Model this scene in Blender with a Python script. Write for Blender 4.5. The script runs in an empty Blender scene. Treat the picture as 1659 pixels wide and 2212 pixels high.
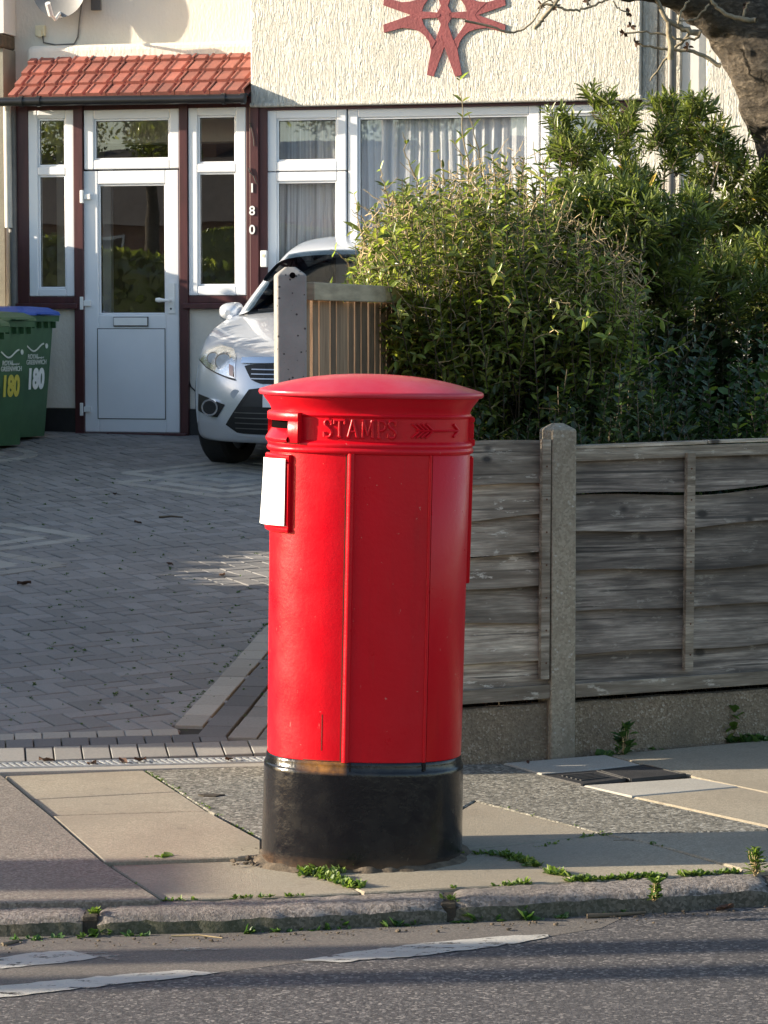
import bpy, bmesh, math, random
import numpy as np
from mathutils import Vector, Matrix
from mathutils.bvhtree import BVHTree
random.seed(7)
rng = np.random.default_rng(7)
R = math.radians
SC = bpy.context.scene
COL = SC.collection

# ------------------------------------------------------------------ camera, sky, sun, exposure
CAMZ, FPX = 1.65, 6000.0
PITCH = math.atan(406 / FPX)
cd = bpy.data.cameras.new('camera')
cam = bpy.data.objects.new('camera', cd)
COL.objects.link(cam)
cam.location = (0, 0, CAMZ)
cam.rotation_euler = (math.pi / 2 - PITCH, 0, 0)
cd.sensor_fit = 'HORIZONTAL'
cd.sensor_width = 36
cd.lens = 36 * FPX / 1659
cd.clip_start = 0.1
cd.clip_end = 2000
SC.camera = cam

SUN_EL, SUN_AZ = R(15.5), R(1.0)          # from the left, a touch in front of the fence line
sdir = Vector((-math.cos(SUN_EL) * math.cos(SUN_AZ), -math.cos(SUN_EL) * math.sin(SUN_AZ), math.sin(SUN_EL)))
w = bpy.data.worlds.new('World')
SC.world = w
w.use_nodes = True
nt = w.node_tree
bg = nt.nodes['Background']
sky = nt.nodes.new('ShaderNodeTexSky')
sky.sky_type = 'NISHITA'
sky.sun_disc = False
sky.sun_elevation = SUN_EL
sky.sun_rotation = math.atan2(sdir.x, sdir.y)
sky.air_density = 1.0
sky.dust_density = 1.0
sky.ozone_density = 1.0
nt.links.new(sky.outputs[0], bg.inputs[0])
bg.inputs[1].default_value = 0.115
sl = bpy.data.lights.new('sun', 'SUN')
sl.energy = 5.0
sl.angle = R(0.5)
sl.color = (1.0, 0.865, 0.675)
so = bpy.data.objects.new('sun', sl)
COL.objects.link(so)
so.rotation_euler = (-sdir).to_track_quat('-Z', 'Y').to_euler()
so.location = sdir * 40
SC.view_settings.view_transform = 'Standard'
SC.view_settings.look = 'None'
SC.view_settings.gamma = 1
SC.view_settings.exposure = 1.36

# ------------------------------------------------------------------ pixel of the survey photo -> place in the world
def ray(px, py):
    u = (px - 829.5) / FPX
    v = (1106 - py) / FPX
    return Vector((u, math.cos(PITCH) + v * math.sin(PITCH), -math.sin(PITCH) + v * math.cos(PITCH)))
CAM = Vector((0, 0, CAMZ))
def at(px, py, Y):
    r = ray(px, py)
    return CAM + r * (Y / r.y)
PAVE = (0.0, 0.015, 0.02, 8.57)
DRIVE = (0.035, 0.0, 0.0685, 10.3)
ROAD = (-0.075, 0.015, 0.0, 8.0)
def pz(pl, x, y):
    return pl[0] + pl[1] * x + pl[2] * (y - pl[3])
def on(px, py, pl=PAVE, dz=0.0):
    r = ray(px, py)
    t = (pl[0] + dz - pl[2] * pl[3] - CAMZ) / (r.z - pl[1] * r.x - pl[2] * r.y)
    return CAM + r * t

# ------------------------------------------------------------------ mesh builder
class MB:
    def __init__(s):
        s.v, s.f, s.m = [], [], []
    def add(s, vs, fs, mi=0):
        o = len(s.v)
        s.v += [tuple(v) for v in vs]
        s.f += [tuple(i + o for i in f) for f in fs]
        s.m += [mi] * len(fs)
        return s
    def box(s, x0, x1, y0, y1, z0, z1, mi=0, M=None):
        vs = [Vector(p) for p in ((x0, y0, z0), (x1, y0, z0), (x1, y1, z0), (x0, y1, z0), (x0, y0, z1), (x1, y0, z1), (x1, y1, z1), (x0, y1, z1))]
        if M is not None:
            vs = [M @ v for v in vs]
        return s.add(vs, [(0, 3, 2, 1), (4, 5, 6, 7), (0, 1, 5, 4), (1, 2, 6, 5), (2, 3, 7, 6), (3, 0, 4, 7)], mi)
    def bar(s, a, b, wd, dp, up=(0, 0, 1), mi=0):
        a, b = Vector(a), Vector(b)
        d = (b - a)
        L = d.length
        d.normalize()
        sd = d.cross(Vector(up)).normalized()
        u = sd.cross(d)
        M = Matrix.Translation(a) @ Matrix(((sd.x, d.x, u.x, 0), (sd.y, d.y, u.y, 0), (sd.z, d.z, u.z, 0), (0, 0, 0, 1)))
        return s.box(-wd / 2, wd / 2, 0, L, -dp / 2, dp / 2, mi, M)
    def slab(s, top, h, mi=0, inset=0.0, edge=0.0):
        """polygon (counter-clockwise from above) extruded down by h, with a small chamfer"""
        n = len(top)
        top = [Vector(p) for p in top]
        a = sum(top[i].x * top[(i + 1) % n].y - top[(i + 1) % n].x * top[i].y for i in range(n))
        if a < 0:
            top.reverse()
        def off(P, d):
            out = []
            for i in range(n):
                p, q, r = P[i - 1], P[i], P[(i + 1) % n]
                e1 = (q - p).normalized(); e2 = (r - q).normalized()
                n1 = Vector((-e1.y, e1.x, 0)); n2 = Vector((-e2.y, e2.x, 0))
                k = 1 + n1.dot(n2)
                b = (n1 + n2) / max(k, 0.3)
                out.append(q + b * d)
            return out
        o = off(top, inset) if inset else top
        if edge:
            i_ = off(o, edge)
            vs = [p - Vector((0, 0, h)) for p in o] + [p - Vector((0, 0, edge)) for p in o] + i_
            fs = [tuple(range(2 * n, 3 * n))]
            for k in range(2):
                fs += [(k * n + i, k * n + (i + 1) % n, (k + 1) * n + (i + 1) % n, (k + 1) * n + i) for i in range(n)]
        else:
            vs = [p - Vector((0, 0, h)) for p in o] + list(o)
            fs = [tuple(range(n, 2 * n))] + [(i, (i + 1) % n, n + (i + 1) % n, n + i) for i in range(n)]
        return s.add(vs, fs, mi)
    def tube(s, path, rad, n=8, mi=0, caps=True):
        P = [Vector(p) for p in path]
        if not hasattr(rad, '__len__'):
            rad = [rad] * len(P)
        o = len(s.v)
        prev = None
        for i, p in enumerate(P):
            t = (P[min(i + 1, len(P) - 1)] - P[max(i - 1, 0)])
            if t.length < 1e-9:
                t = Vector((0, 0, 1))
            t.normalize()
            if prev is None:
                prev = t.orthogonal().normalized()
            nn = prev - t * prev.dot(t)
            if nn.length < 1e-6:
                nn = t.orthogonal()
            nn.normalize()
            prev = nn
            bb = t.cross(nn)
            for k in range(n):
                a = 2 * math.pi * k / n
                s.v.append(tuple(p + (nn * math.cos(a) + bb * math.sin(a)) * rad[i]))
        nf = 0
        for i in range(len(P) - 1):
            for k in range(n):
                k2 = (k + 1) % n
                s.f.append((o + i * n + k, o + i * n + k2, o + (i + 1) * n + k2, o + (i + 1) * n + k))
                nf += 1
        if caps:
            s.f.append(tuple(o + k for k in reversed(range(n))))
            s.f.append(tuple(o + (len(P) - 1) * n + k for k in range(n)))
            nf += 2
        s.m += [mi] * nf
        return s
    def grid(s, rows, mi=0, flip=False, closed=False):
        o = len(s.v)
        nr, nc = len(rows), len(rows[0])
        for r in rows:
            s.v += [tuple(p) for p in r]
        for i in range(nr - 1):
            for j in range(nc if closed else nc - 1):
                j2 = (j + 1) % nc
                q = (o + i * nc + j, o + i * nc + j2, o + (i + 1) * nc + j2, o + (i + 1) * nc + j)
                s.f.append(q[::-1] if flip else q)
                s.m.append(mi)
        return s
    def build(s, name, mats, parent=None, smooth=None, bevel=0.0, sub=0, bseg=2):
        me = bpy.data.meshes.new(name)
        me.from_pydata(s.v, [], s.f)
        if not isinstance(mats, (list, tuple)):
            mats = [mats]
        for m in mats:
            me.materials.append(m)
        if len(mats) > 1:
            me.polygons.foreach_set('material_index', s.m)
        o = bpy.data.objects.new(name, me)
        COL.objects.link(o)
        if parent:
            o.parent = parent
        if smooth is not None:
            me.polygons.foreach_set('use_smooth', [True] * len(me.polygons))
            if smooth < 179:
                bm = bmesh.new(); bm.from_mesh(me)
                th = R(smooth)
                for e in bm.edges:
                    if len(e.link_faces) == 2 and e.calc_face_angle(0) > th:
                        e.smooth = False
                bm.to_mesh(me); bm.free()
        if bevel:
            b = o.modifiers.new('bevel', 'BEVEL')
            b.width = bevel; b.segments = bseg; b.limit_method = 'ANGLE'; b.angle_limit = R(40)
        if sub:
            b = o.modifiers.new('sub', 'SUBSURF')
            b.levels = sub; b.render_levels = sub
        me.update()
        return o

def tag(o, label=None, cat=None, group=None, kind=None):
    if label: o['label'] = label
    if cat: o['category'] = cat
    if group: o['group'] = group
    if kind: o['kind'] = kind
    return o
def thing(name, label, cat, loc=(0, 0, 0), rot=(0, 0, 0), group=None):
    o = bpy.data.objects.new(name, None)
    o.empty_display_size = 0.2
    COL.objects.link(o)
    o.location = loc
    o.rotation_euler = rot
    return tag(o, label, cat, group)
def struct(o, kind='structure'):
    o['kind'] = kind
    return o
def copy_tree(o, parent=None):
    c = o.copy(); COL.objects.link(c)
    if parent: c.parent = parent
    for ch in o.children:
        copy_tree(ch, c)
    return c

# ------------------------------------------------------------------ materials
class NB:
    def __init__(s, name):
        s.mat = bpy.data.materials.new(name)
        s.mat.use_nodes = True
        s.t = s.mat.node_tree
        s.p = s.t.nodes['Principled BSDF']
        s.out = s.t.nodes['Material Output']
        s.tc = s.t.nodes.new('ShaderNodeTexCoord')
        s._map = {}
    def n(s, ty, **kw):
        x = s.t.nodes.new(ty)
        for k, v in kw.items():
            setattr(x, k, v)
        return x
    def l(s, a, b):
        s.t.links.new(a, b)
    def co(s, scale=(1, 1, 1), rot=(0, 0, 0), loc=(0, 0, 0)):
        m = s.n('ShaderNodeMapping')
        m.inputs['Scale'].default_value = scale
        m.inputs['Rotation'].default_value = rot
        m.inputs['Location'].default_value = loc
        s.l(s.tc.outputs['Object'], m.inputs['Vector'])
        return m.outputs[0]
    def noise(s, scale, co=None, detail=5, rough=0.6, dist=0.0):
        x = s.n('ShaderNodeTexNoise')
        x.inputs['Scale'].default_value = scale
        x.inputs['Detail'].default_value = detail
        x.inputs['Roughness'].default_value = rough
        x.inputs['Distortion'].default_value = dist
        s.l(co if co is not None else s.co(), x.inputs['Vector'])
        return x.outputs['Fac']
    def voro(s, scale, co=None, out='Color', feature='F1'):
        x = s.n('ShaderNodeTexVoronoi', feature=feature)
        x.inputs['Scale'].default_value = scale
        s.l(co if co is not None else s.co(), x.inputs['Vector'])
        return x.outputs[out]
    def ramp(s, fac, stops, interp='LINEAR'):
        x = s.n('ShaderNodeValToRGB')
        x.color_ramp.interpolation = interp
        e = x.color_ramp.elements
        while len(e) < len(stops):
            e.new(0.5)
        for i, (p, c) in enumerate(stops):
            e[i].position = p
            e[i].color = (c, c, c, 1) if not hasattr(c, '__len__') else (*c, 1)
        s.l(fac, x.inputs[0])
        return x.outputs[0]
    def mix(s, fac, a, b, mode='MIX'):
        x = s.n('ShaderNodeMix', data_type='RGBA', blend_type=mode)
        for sock, v in ((x.inputs[0], fac), (x.inputs[6], a), (x.inputs[7], b)):
            if isinstance(v, (int, float)):
                sock.default_value = v
            elif isinstance(v, (tuple, list)):
                sock.default_value = (*v, 1)
            else:
                s.l(v, sock)
        return x.outputs[2]
    def math(s, op, a, b=None):
        x = s.n('ShaderNodeMath', operation=op)
        for i, v in enumerate((a, b)):
            if v is None: continue
            if isinstance(v, (int, float)): x.inputs[i].default_value = v
            else: s.l(v, x.inputs[i])
        return x.outputs[0]
    def island(s):
        return s.n('ShaderNodeNewGeometry').outputs['Random Per Island']
    def objz(s, axis=2):
        x = s.n('ShaderNodeSeparateXYZ')
        s.l(s.tc.outputs['Object'], x.inputs[0])
        return x.outputs[axis]
    def bump(s, h, strength=0.5, dist=0.01, prev=None):
        x = s.n('ShaderNodeBump')
        x.inputs['Strength'].default_value = strength
        x.inputs['Distance'].default_value = dist
        s.l(h, x.inputs['Height'])
        if prev is not None:
            s.l(prev, x.inputs['Normal'])
        return x.outputs[0]
    def fin(s, col=None, rough=None, normal=None, metal=None, coat=None, spec=None):
        for key, v in (('Base Color', col), ('Roughness', rough), ('Normal', normal), ('Metallic', metal), ('Coat Weight', coat), ('Specular IOR Level', spec)):
            if v is None: continue
            if isinstance(v, (int, float)): s.p.inputs[key].default_value = v
            elif isinstance(v, (tuple, list)): s.p.inputs[key].default_value = (*v, 1)
            else: s.l(v, s.p.inputs[key])
        return s.mat

def M(name, col, rough=0.6, var=0.2, scale=8, bump=0.0, bscale=60, bdist=0.004, metal=0.0, coat=None, spec=None, col2=None, stretch=(1, 1, 1), island=0.0, rvar=0.0):
    b = NB(name)
    co = b.co(stretch)
    f = b.noise(scale, co)
    c2 = col2 or tuple(c * (1 - var) for c in col)
    c1 = col if col2 else tuple(min(1, c * (1 + var * 0.5)) for c in col)
    c = b.mix(b.ramp(f, [(0.35, 0.0), (0.65, 1.0)]), c1, c2)
    if island:
        k = b.ramp(b.island(), [(0, 1 - island), (1, 1 + island)])
        c = b.mix(1.0, c, k, 'MULTIPLY')
    nrm = None
    if bump:
        nrm = b.bump(b.noise(bscale, co, detail=6), bump, bdist)
    rr = rough
    if rvar:
        rr = b.ramp(b.noise(scale * 2.3), [(0.3, max(0, rough - rvar)), (0.7, rough + rvar)])
    return b.fin(c, rr, nrm, metal, coat, spec)

MAT = {}
# --- pillar box
b = NB('red_paint')
n1 = b.noise(3.0, b.co((1, 1, 0.4)))
c = b.mix(b.ramp(n1, [(0.35, 0), (0.7, 1)]), (0.62, 0.002, 0.012), (0.52, 0.005, 0.012))
streak = b.ramp(b.noise(14, b.co((5, 5, 0.5)), detail=4), [(0.60, 0), (0.80, 0.35)])
c = b.mix(streak, c, (0.42, 0.035, 0.03))
chip = b.ramp(b.noise(60, detail=3), [(0.725, 0), (0.75, 0.7)])
c = b.mix(chip, c, (0.60, 0.22, 0.18))
scr = b.math('MULTIPLY', b.ramp(b.noise(38, b.co((1.6, 1.6, 0.35), (0.5, 0.3, 0))), [(0.70, 0), (0.73, 0.6)]), b.ramp(b.noise(4), [(0.45, 0), (0.6, 1)]))
c = b.mix(scr, c, (0.62, 0.20, 0.17))
gr = b.ramp(b.noise(5, b.co((4, 4, 0.45)), detail=5), [(0.56, 0), (0.80, 0.3)])
c = b.mix(gr, c, (0.28, 0.010, 0.012))
nn = b.bump(b.noise(80, detail=3), 0.30, 0.0018)
nn = b.bump(b.noise(22, detail=4), 0.22, 0.002, nn)
MAT['red'] = b.fin(c, b.ramp(b.noise(9), [(0.3, 0.26), (0.75, 0.44)]), nn, spec=0.27)
b = NB('red_cap_paint')
c = b.mix(b.ramp(b.noise(5), [(0.4, 0), (0.65, 1)]), (0.54, 0.010, 0.030), (0.56, 0.045, 0.065))
c = b.mix(b.ramp(b.noise(55), [(0.66, 0), (0.75, 0.5)]), c, (0.42, 0.10, 0.08))
nn = b.bump(b.noise(60), 0.2, 0.002)
MAT['redcap'] = b.fin(c, b.ramp(b.noise(7), [(0.35, 0.28), (0.7, 0.48)]), nn)
b = NB('black_base_paint')
c = b.mix(b.ramp(b.noise(10), [(0.45, 0), (0.7, 1)]), (0.007, 0.007, 0.009), (0.017, 0.016, 0.016))
z = b.objz()
dirt = b.math('MULTIPLY', b.ramp(z, [(0.0, 0.9), (0.035, 0.0)]), b.ramp(b.noise(22), [(0.35, 0.15), (0.6, 1)]))
c = b.mix(dirt, c, (0.085, 0.052, 0.032))
c = b.mix(b.ramp(b.noise(70, detail=3), [(0.73, 0), (0.76, 0.5)]), c, (0.10, 0.08, 0.06))
# rust run near the door foot
sx = b.n('ShaderNodeSeparateXYZ'); b.l(b.tc.outputs['Object'], sx.inputs[0])
rx = b.ramp(b.math('ADD', sx.outputs[0], 0.5), [(0.29, 0.0), (0.37, 1.0), (0.438, 1.0), (0.452, 0.0)])
rz = b.ramp(sx.outputs[2], [(0.286, 0.0), (0.30, 1.0), (0.33, 1.0)])
rs = b.math('MULTIPLY', b.math('MULTIPLY', rx, rz), b.ramp(b.noise(26), [(0.3, 0.25), (0.6, 1.0)]))
c = b.mix(rs, c, (0.34, 0.15, 0.035))
nn = b.bump(b.noise(60, detail=4), 0.42, 0.0028)
nn = b.bump(b.noise(12, detail=3), 0.10, 0.004, nn)
MAT['black'] = b.fin(c, b.ramp(b.noise(24), [(0.3, 0.10), (0.7, 0.28)]), nn, spec=0.42)
MAT['hole'] = M('dark_hollow', (0.006, 0.005, 0.005), 1.0, spec=0.0)
MAT['card'] = M('white_card', (0.86, 0.87, 0.86), 0.35, 0.04)
MAT['rust'] = M('rust_seam', (0.10, 0.035, 0.015), 0.8)

# --- masonry and timber
b = NB('bark_render')                      # cream bark textured render
co = b.co((1, 1, 0.20))
h1 = b.noise(46, co, detail=4, rough=0.6, dist=1.1)
h2 = b.noise(95, b.co((1, 1, 0.4)), detail=3)
hh = b.math('ADD', b.ramp(h1, [(0.38, 0), (0.62, 1)]), b.math('MULTIPLY', h2, 0.7))
nn = b.bump(hh, 1.0, 0.017)
c = b.mix(b.ramp(b.noise(1.3), [(0.35, 0), (0.7, 1)]), (0.77, 0.745, 0.672), (0.71, 0.68, 0.60))
c = b.mix(b.ramp(b.noise(1.7, b.co((1, 1, 0.25)), detail=6), [(0.50, 0), (0.80, 0.55)]), c, (0.56, 0.53, 0.46))
MAT['bark'] = b.fin(c, 0.85, nn)
b = NB('cream_roughcast')
nn = b.bump(b.noise(45, b.co((1, 1, 0.5)), detail=4), 0.6, 0.010)
c = b.mix(b.ramp(b.noise(1.6), [(0.35, 0), (0.7, 1)]), (0.74, 0.69, 0.61), (0.67, 0.61, 0.52))
MAT['cream'] = b.fin(c, 0.85, nn)
MAT['smoothwall'] = M('pale_smooth_render', (0.74, 0.72, 0.68), 0.8, 0.08, 2, 0.3, 50)
MAT['greywall'] = M('olive_grey_wall', (0.26, 0.245, 0.20), 0.85, 0.2, 3, 0.4, 40)
MAT['plinth'] = M('black_plinth', (0.018, 0.017, 0.018), 0.55, 0.3, 10, 0.3, 60)
MAT['maroon'] = M('maroon_woodwork', (0.070, 0.018, 0.020), 0.42, 0.25, 6, 0.15, 80, 0.001, stretch=(4, 4, 0.5))
MAT['star'] = M('dusty_red_relief', (0.27, 0.068, 0.072), 0.7, 0.14, 9, 0.7, 60, 0.006)
MAT['upvc'] = M('white_upvc', (0.80, 0.81, 0.83), 0.28, 0.03, 3)
MAT['seal'] = M('black_rubber_seal', (0.02, 0.02, 0.02), 0.6)
MAT['blackplastic'] = M('black_gutter_plastic', (0.016, 0.016, 0.018), 0.32, 0.2)
MAT['greypipe'] = M('grey_pipe', (0.12, 0.115, 0.11), 0.45, 0.2)
MAT['whitepipe'] = M('pale_pipe', (0.55, 0.52, 0.46), 0.5, 0.1)
MAT['interior'] = M('room_wall', (0.17, 0.13, 0.10), 0.9, 0.3, 2)
MAT['interior2'] = M('front_room_wall', (0.20, 0.17, 0.17), 0.9, 0.2, 2)
MAT['tile'] = M('terracotta_tile', (0.37, 0.120, 0.088), 0.8, 0.3, 7, 0.5, 60, 0.003, island=0.16, col2=(0.25, 0.090, 0.070))
MAT['dish'] = M('grey_dish', (0.20, 0.20, 0.20), 0.5, 0.12)
MAT['white'] = M('white_plastic', (0.82, 0.82, 0.80), 0.4, 0.03)
MAT['cream_plastic'] = M('cream_plastic', (0.72, 0.66, 0.46), 0.5, 0.05)
MAT['cable'] = M('black_cable', (0.015, 0.015, 0.015), 0.5)
# glass: clear pane with real reflections
def glassmat(name, tint, fmin, fmax, fmid=0.38):
    b = NB(name)
    tr = b.n('ShaderNodeBsdfTransparent'); tr.inputs[0].default_value = (*tint, 1)
    gl = b.n('ShaderNodeBsdfGlossy'); gl.inputs['Roughness'].default_value = 0.006
    gl.inputs['Color'].default_value = (0.95, 0.97, 1, 1)
    wob = b.bump(b.noise(2.2, detail=1), 0.03, 0.02); b.l(wob, gl.inputs['Normal'])
    lw = b.n('ShaderNodeLayerWeight'); lw.inputs['Blend'].default_value = 0.5
    f = b.ramp(lw.outputs['Facing'], [(0, fmin), (0.6, fmin * 1.5), (0.85, fmid), (1, fmax)])
    ms = b.n('ShaderNodeMixShader')
    b.l(f, ms.inputs[0]); b.l(tr.outputs[0], ms.inputs[1]); b.l(gl.outputs[0], ms.inputs[2])
    b.l(ms.outputs[0], b.out.inputs[0])
    return b.mat
MAT['glass'] = glassmat('window_glass', (0.985, 0.99, 0.99), 0.075, 1.0)
MAT['carglass'] = glassmat('car_glass', (0.26, 0.33, 0.39), 0.04, 0.7, 0.07)
MAT['lens'] = glassmat('headlamp_lens', (0.9, 0.92, 0.93), 0.10, 1.0)
def netmat(name, lo, hi):
    b = NB(name)
    d = b.n('ShaderNodeBsdfDiffuse'); d.inputs[0].default_value = (0.86, 0.87, 0.90, 1)
    t = b.n('ShaderNodeBsdfTranslucent'); t.inputs[0].default_value = (0.75, 0.74, 0.78, 1)
    tp = b.n('ShaderNodeBsdfTransparent')
    m1 = b.n('ShaderNodeMixShader'); m1.inputs[0].default_value = 0.2
    b.l(d.outputs[0], m1.inputs[1]); b.l(t.outputs[0], m1.inputs[2])
    m2 = b.n('ShaderNodeMixShader')
    b.l(b.ramp(b.noise(9, b.co((3, 3, 0.02)), detail=3), [(0.40, lo), (0.70, hi)]), m2.inputs[0])
    b.l(m1.outputs[0], m2.inputs[1]); b.l(tp.outputs[0], m2.inputs[2])
    b.l(m2.outputs[0], b.out.inputs[0])
    return b.mat
MAT['net'] = netmat('net_curtain', 0.0, 0.35)
MAT['lace'] = netmat('lace_curtain', 0.25, 0.75)
MAT['lampglass'] = M('lamp_glass', (0.72, 0.74, 0.78), 0.12, 0.1, 30, metal=0.25)
MAT['redcurtain'] = M('dusky_red_curtain', (0.20, 0.05, 0.055), 0.9)
# concrete
b = NB('exposed_aggregate_concrete')
v = b.voro(150)
sp = b.n('ShaderNodeSeparateColor'); b.l(v, sp.inputs[0])
c = b.ramp(sp.outputs[0], [(0.0, (0.15, 0.108, 0.070)), (0.5, (0.245, 0.185, 0.120)), (0.88, (0.31, 0.24, 0.165)), (0.992, (0.42, 0.36, 0.28))])
c = b.mix(b.ramp(b.noise(3.5), [(0.35, 0), (0.7, 0.7)]), c, (0.13, 0.105, 0.075))
nn = b.bump(b.voro(150, out='Distance'), 0.6, 0.004)
MAT['gravelboard'] = b.fin(c, 0.9, nn)
b = NB('fence_post_concrete')
v = b.voro(120)
sp = b.n('ShaderNodeSeparateColor'); b.l(v, sp.inputs[0])
c = b.ramp(sp.outputs[0], [(0.0, (0.235, 0.195, 0.14)), (0.6, (0.305, 0.26, 0.19)), (0.97, (0.36, 0.31, 0.235)), (0.995, (0.42, 0.39, 0.33))])
c = b.mix(b.ramp(b.noise(6, b.co((1, 1, 0.35))), [(0.45, 0), (0.75, 0.65)]), c, (0.12, 0.10, 0.075))
nn = b.bump(b.noise(110), 0.7, 0.004)
MAT['post'] = b.fin(c, 0.9, nn)
b = NB('pitted_grey_concrete')
c = b.mix(b.ramp(b.noise(7), [(0.35, 0), (0.7, 1)]), (0.285, 0.270, 0.252), (0.215, 0.203, 0.19))
pit = b.ramp(b.voro(42, out='Distance'), [(0.13, 1), (0.18, 0)])
pit = b.math('MULTIPLY', pit, b.ramp(b.noise(13), [(0.34, 0), (0.42, 1)]))
c = b.mix(pit, c, (0.05, 0.045, 0.045))
nn = b.bump(b.math('SUBTRACT', b.noise(60), b.math('MULTIPLY', pit, 2.0)), 0.5, 0.004)
MAT['post2'] = b.fin(c, 0.85, nn)
def woodmat(name, c1, c2, c3, flake=0.25, rot=0.0, island=0.34):
    b = NB(name)
    co = b.co((0.40, 4, 9), (0, 0, rot))
    g = b.noise(4.5, co, detail=8, rough=0.68, dist=0.9)
    c = b.ramp(g, [(0.36, c1), (0.52, c2), (0.66, c3)])
    fg = b.noise(26, b.co((0.35, 4, 5.5), (0, 0, rot)), detail=4, rough=0.7)
    c = b.mix(1.0, c, b.ramp(fg, [(0.35, 0.62), (0.62, 1.18)]), 'MULTIPLY')
    sp_ = b.ramp(b.noise(7, b.co((0.12, 3, 7), (0, 0, rot)), detail=2), [(0.655, 0), (0.67, 0.8)])
    c = b.mix(sp_, c, (0.03, 0.026, 0.022))
    wv = b.n('ShaderNodeTexWave', wave_type='BANDS', bands_direction='Z'); b.l(b.co((0.35, 1, 1), (0, 0, rot)), wv.inputs['Vector'])
    wv.inputs['Scale'].default_value = 2.2; wv.inputs['Distortion'].default_value = 3.5; wv.inputs['Detail'].default_value = 2; wv.inputs['Detail Scale'].default_value = 0.9
    c = b.mix(b.ramp(wv.outputs['Fac'], [(0.05, 0.45), (0.40, 0)]), c, c1)
    big = b.noise(2.6, b.co((1.2, 3, 3.5), (0, 0, rot)), detail=3)
    c = b.mix(b.ramp(big, [(0.44, 0), (0.64, 0.7)]), c, tuple(x * 0.6 for x in c1))
    fl = b.ramp(b.noise(9, b.co((1.0, 3, 2.8), (0, 0, rot)), detail=6, rough=0.7), [(0.60, 0), (0.66, flake)])
    c = b.mix(fl, c, (0.56, 0.50, 0.41))
    kn = b.ramp(b.voro(5.0, b.co((0.9, 1, 1.4), (0, 0, rot)), out='Distance'), [(0.07, 0.95), (0.13, 0)])
    c = b.mix(kn, c, (0.035, 0.028, 0.022))
    k = b.ramp(b.island(), [(0, 1 - island), (1, 1 + island)])
    c = b.mix(1.0, c, k, 'MULTIPLY')
    nn = b.bump(b.noise(22, b.co((0.5, 4, 9), (0, 0, rot)), detail=6), 0.55, 0.004)
    return b.fin(c, 0.8, nn)
MAT['wood'] = woodmat('weathered_board', (0.18, 0.138, 0.098), (0.42, 0.345, 0.26), (0.58, 0.49, 0.38), 0.8)
MAT['wood_dark'] = woodmat('dark_weathered_board', (0.10, 0.080, 0.064), (0.26, 0.212, 0.170), (0.42, 0.355, 0.285), 0.3)
MAT['wood_rail'] = woodmat('flaking_rail', (0.20, 0.155, 0.11), (0.36, 0.30, 0.225), (0.52, 0.45, 0.36), 0.9)
b = NB('picket_timber')
g = b.noise(5, b.co((9, 9, 0.7)), detail=6, dist=0.6)
c = b.ramp(g, [(0.3, (0.14, 0.082, 0.046)), (0.6, (0.29, 0.185, 0.112)), (0.8, (0.41, 0.285, 0.185))])
c = b.mix(1.0, c, b.ramp(b.island(), [(0, 0.45), (1, 1.35)]), 'MULTIPLY')
MAT['picket'] = b.fin(c, 0.8, b.bump(b.noise(30, b.co((4, 4, 0.4))), 0.4, 0.003))
MAT['picket_rail'] = M('greyed_rail', (0.42, 0.34, 0.23), 0.8, 0.3, 5, 0.4, 40, stretch=(1, 1, 6))

# --- ground
def aggmat(name, cols, scale, bumpd, big=None, rough=0.9, bscale=None):
    b = NB(name)
    sp = b.n('ShaderNodeSeparateColor'); b.l(b.voro(scale), sp.inputs[0])
    n = len(cols)
    c = b.ramp(sp.outputs[0], [(p, cc) for p, cc in cols])
    if big:
        c = b.mix(b.ramp(b.noise(1.7, detail=6), [(0.38, 0), (0.68, big[1])]), c, big[0])
    if name.startswith('buff'):
        c = b.mix(b.ramp(b.noise(0.9, detail=4), [(0.45, 0), (0.7, 0.5)]), c, (0.26, 0.235, 0.185))
        c = b.mix(b.ramp(b.voro(3.1, out='Distance'), [(0.035, 0.8), (0.06, 0)]), c, (0.09, 0.08, 0.07))
        c = b.mix(b.ramp(b.noise(14, detail=6), [(0.60, 0), (0.72, 0.5)]), c, (0.15, 0.128, 0.10))
    nn = b.bump(b.noise(scale * 0.9, detail=4, rough=0.7), 0.7, bumpd)
    nn = b.bump(b.noise(9, detail=5), 0.25, 0.006, nn)
    return b.fin(c, rough, nn)
MAT['asphalt'] = aggmat('coarse_asphalt', [(0, (0.026, 0.025, 0.027)), (0.5, (0.060, 0.056, 0.058)), (0.85, (0.100, 0.093, 0.093)), (0.975, (0.22, 0.20, 0.185))], 120, 0.005, ((0.06, 0.055, 0.055), 0.35))
MAT['gutter'] = aggmat('smooth_gutter_asphalt', [(0, (0.085, 0.076, 0.068)), (0.6, (0.118, 0.104, 0.090)), (0.97, (0.18, 0.16, 0.14))], 230, 0.002, ((0.085, 0.076, 0.068), 0.5))
MAT['brown_tarmac'] = aggmat('brown_tarmac', [(0, (0.112, 0.096, 0.080)), (0.6, (0.188, 0.163, 0.138)), (0.96, (0.27, 0.24, 0.205))], 150, 0.004, ((0.13, 0.113, 0.097), 0.5))
MAT['grey_tarmac'] = aggmat('grey_tarmac', [(0, (0.05, 0.047, 0.040)), (0.45, (0.14, 0.132, 0.108)), (0.8, (0.225, 0.212, 0.178)), (0.97, (0.36, 0.345, 0.30))], 95, 0.006, ((0.10, 0.10, 0.09), 0.35))
MAT['slab'] = aggmat('buff_paving_slab', [(0, (0.235, 0.202, 0.148)), (0.6, (0.305, 0.264, 0.196)), (0.97, (0.37, 0.325, 0.25))], 200, 0.003, ((0.20, 0.168, 0.125), 0.7))
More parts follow.
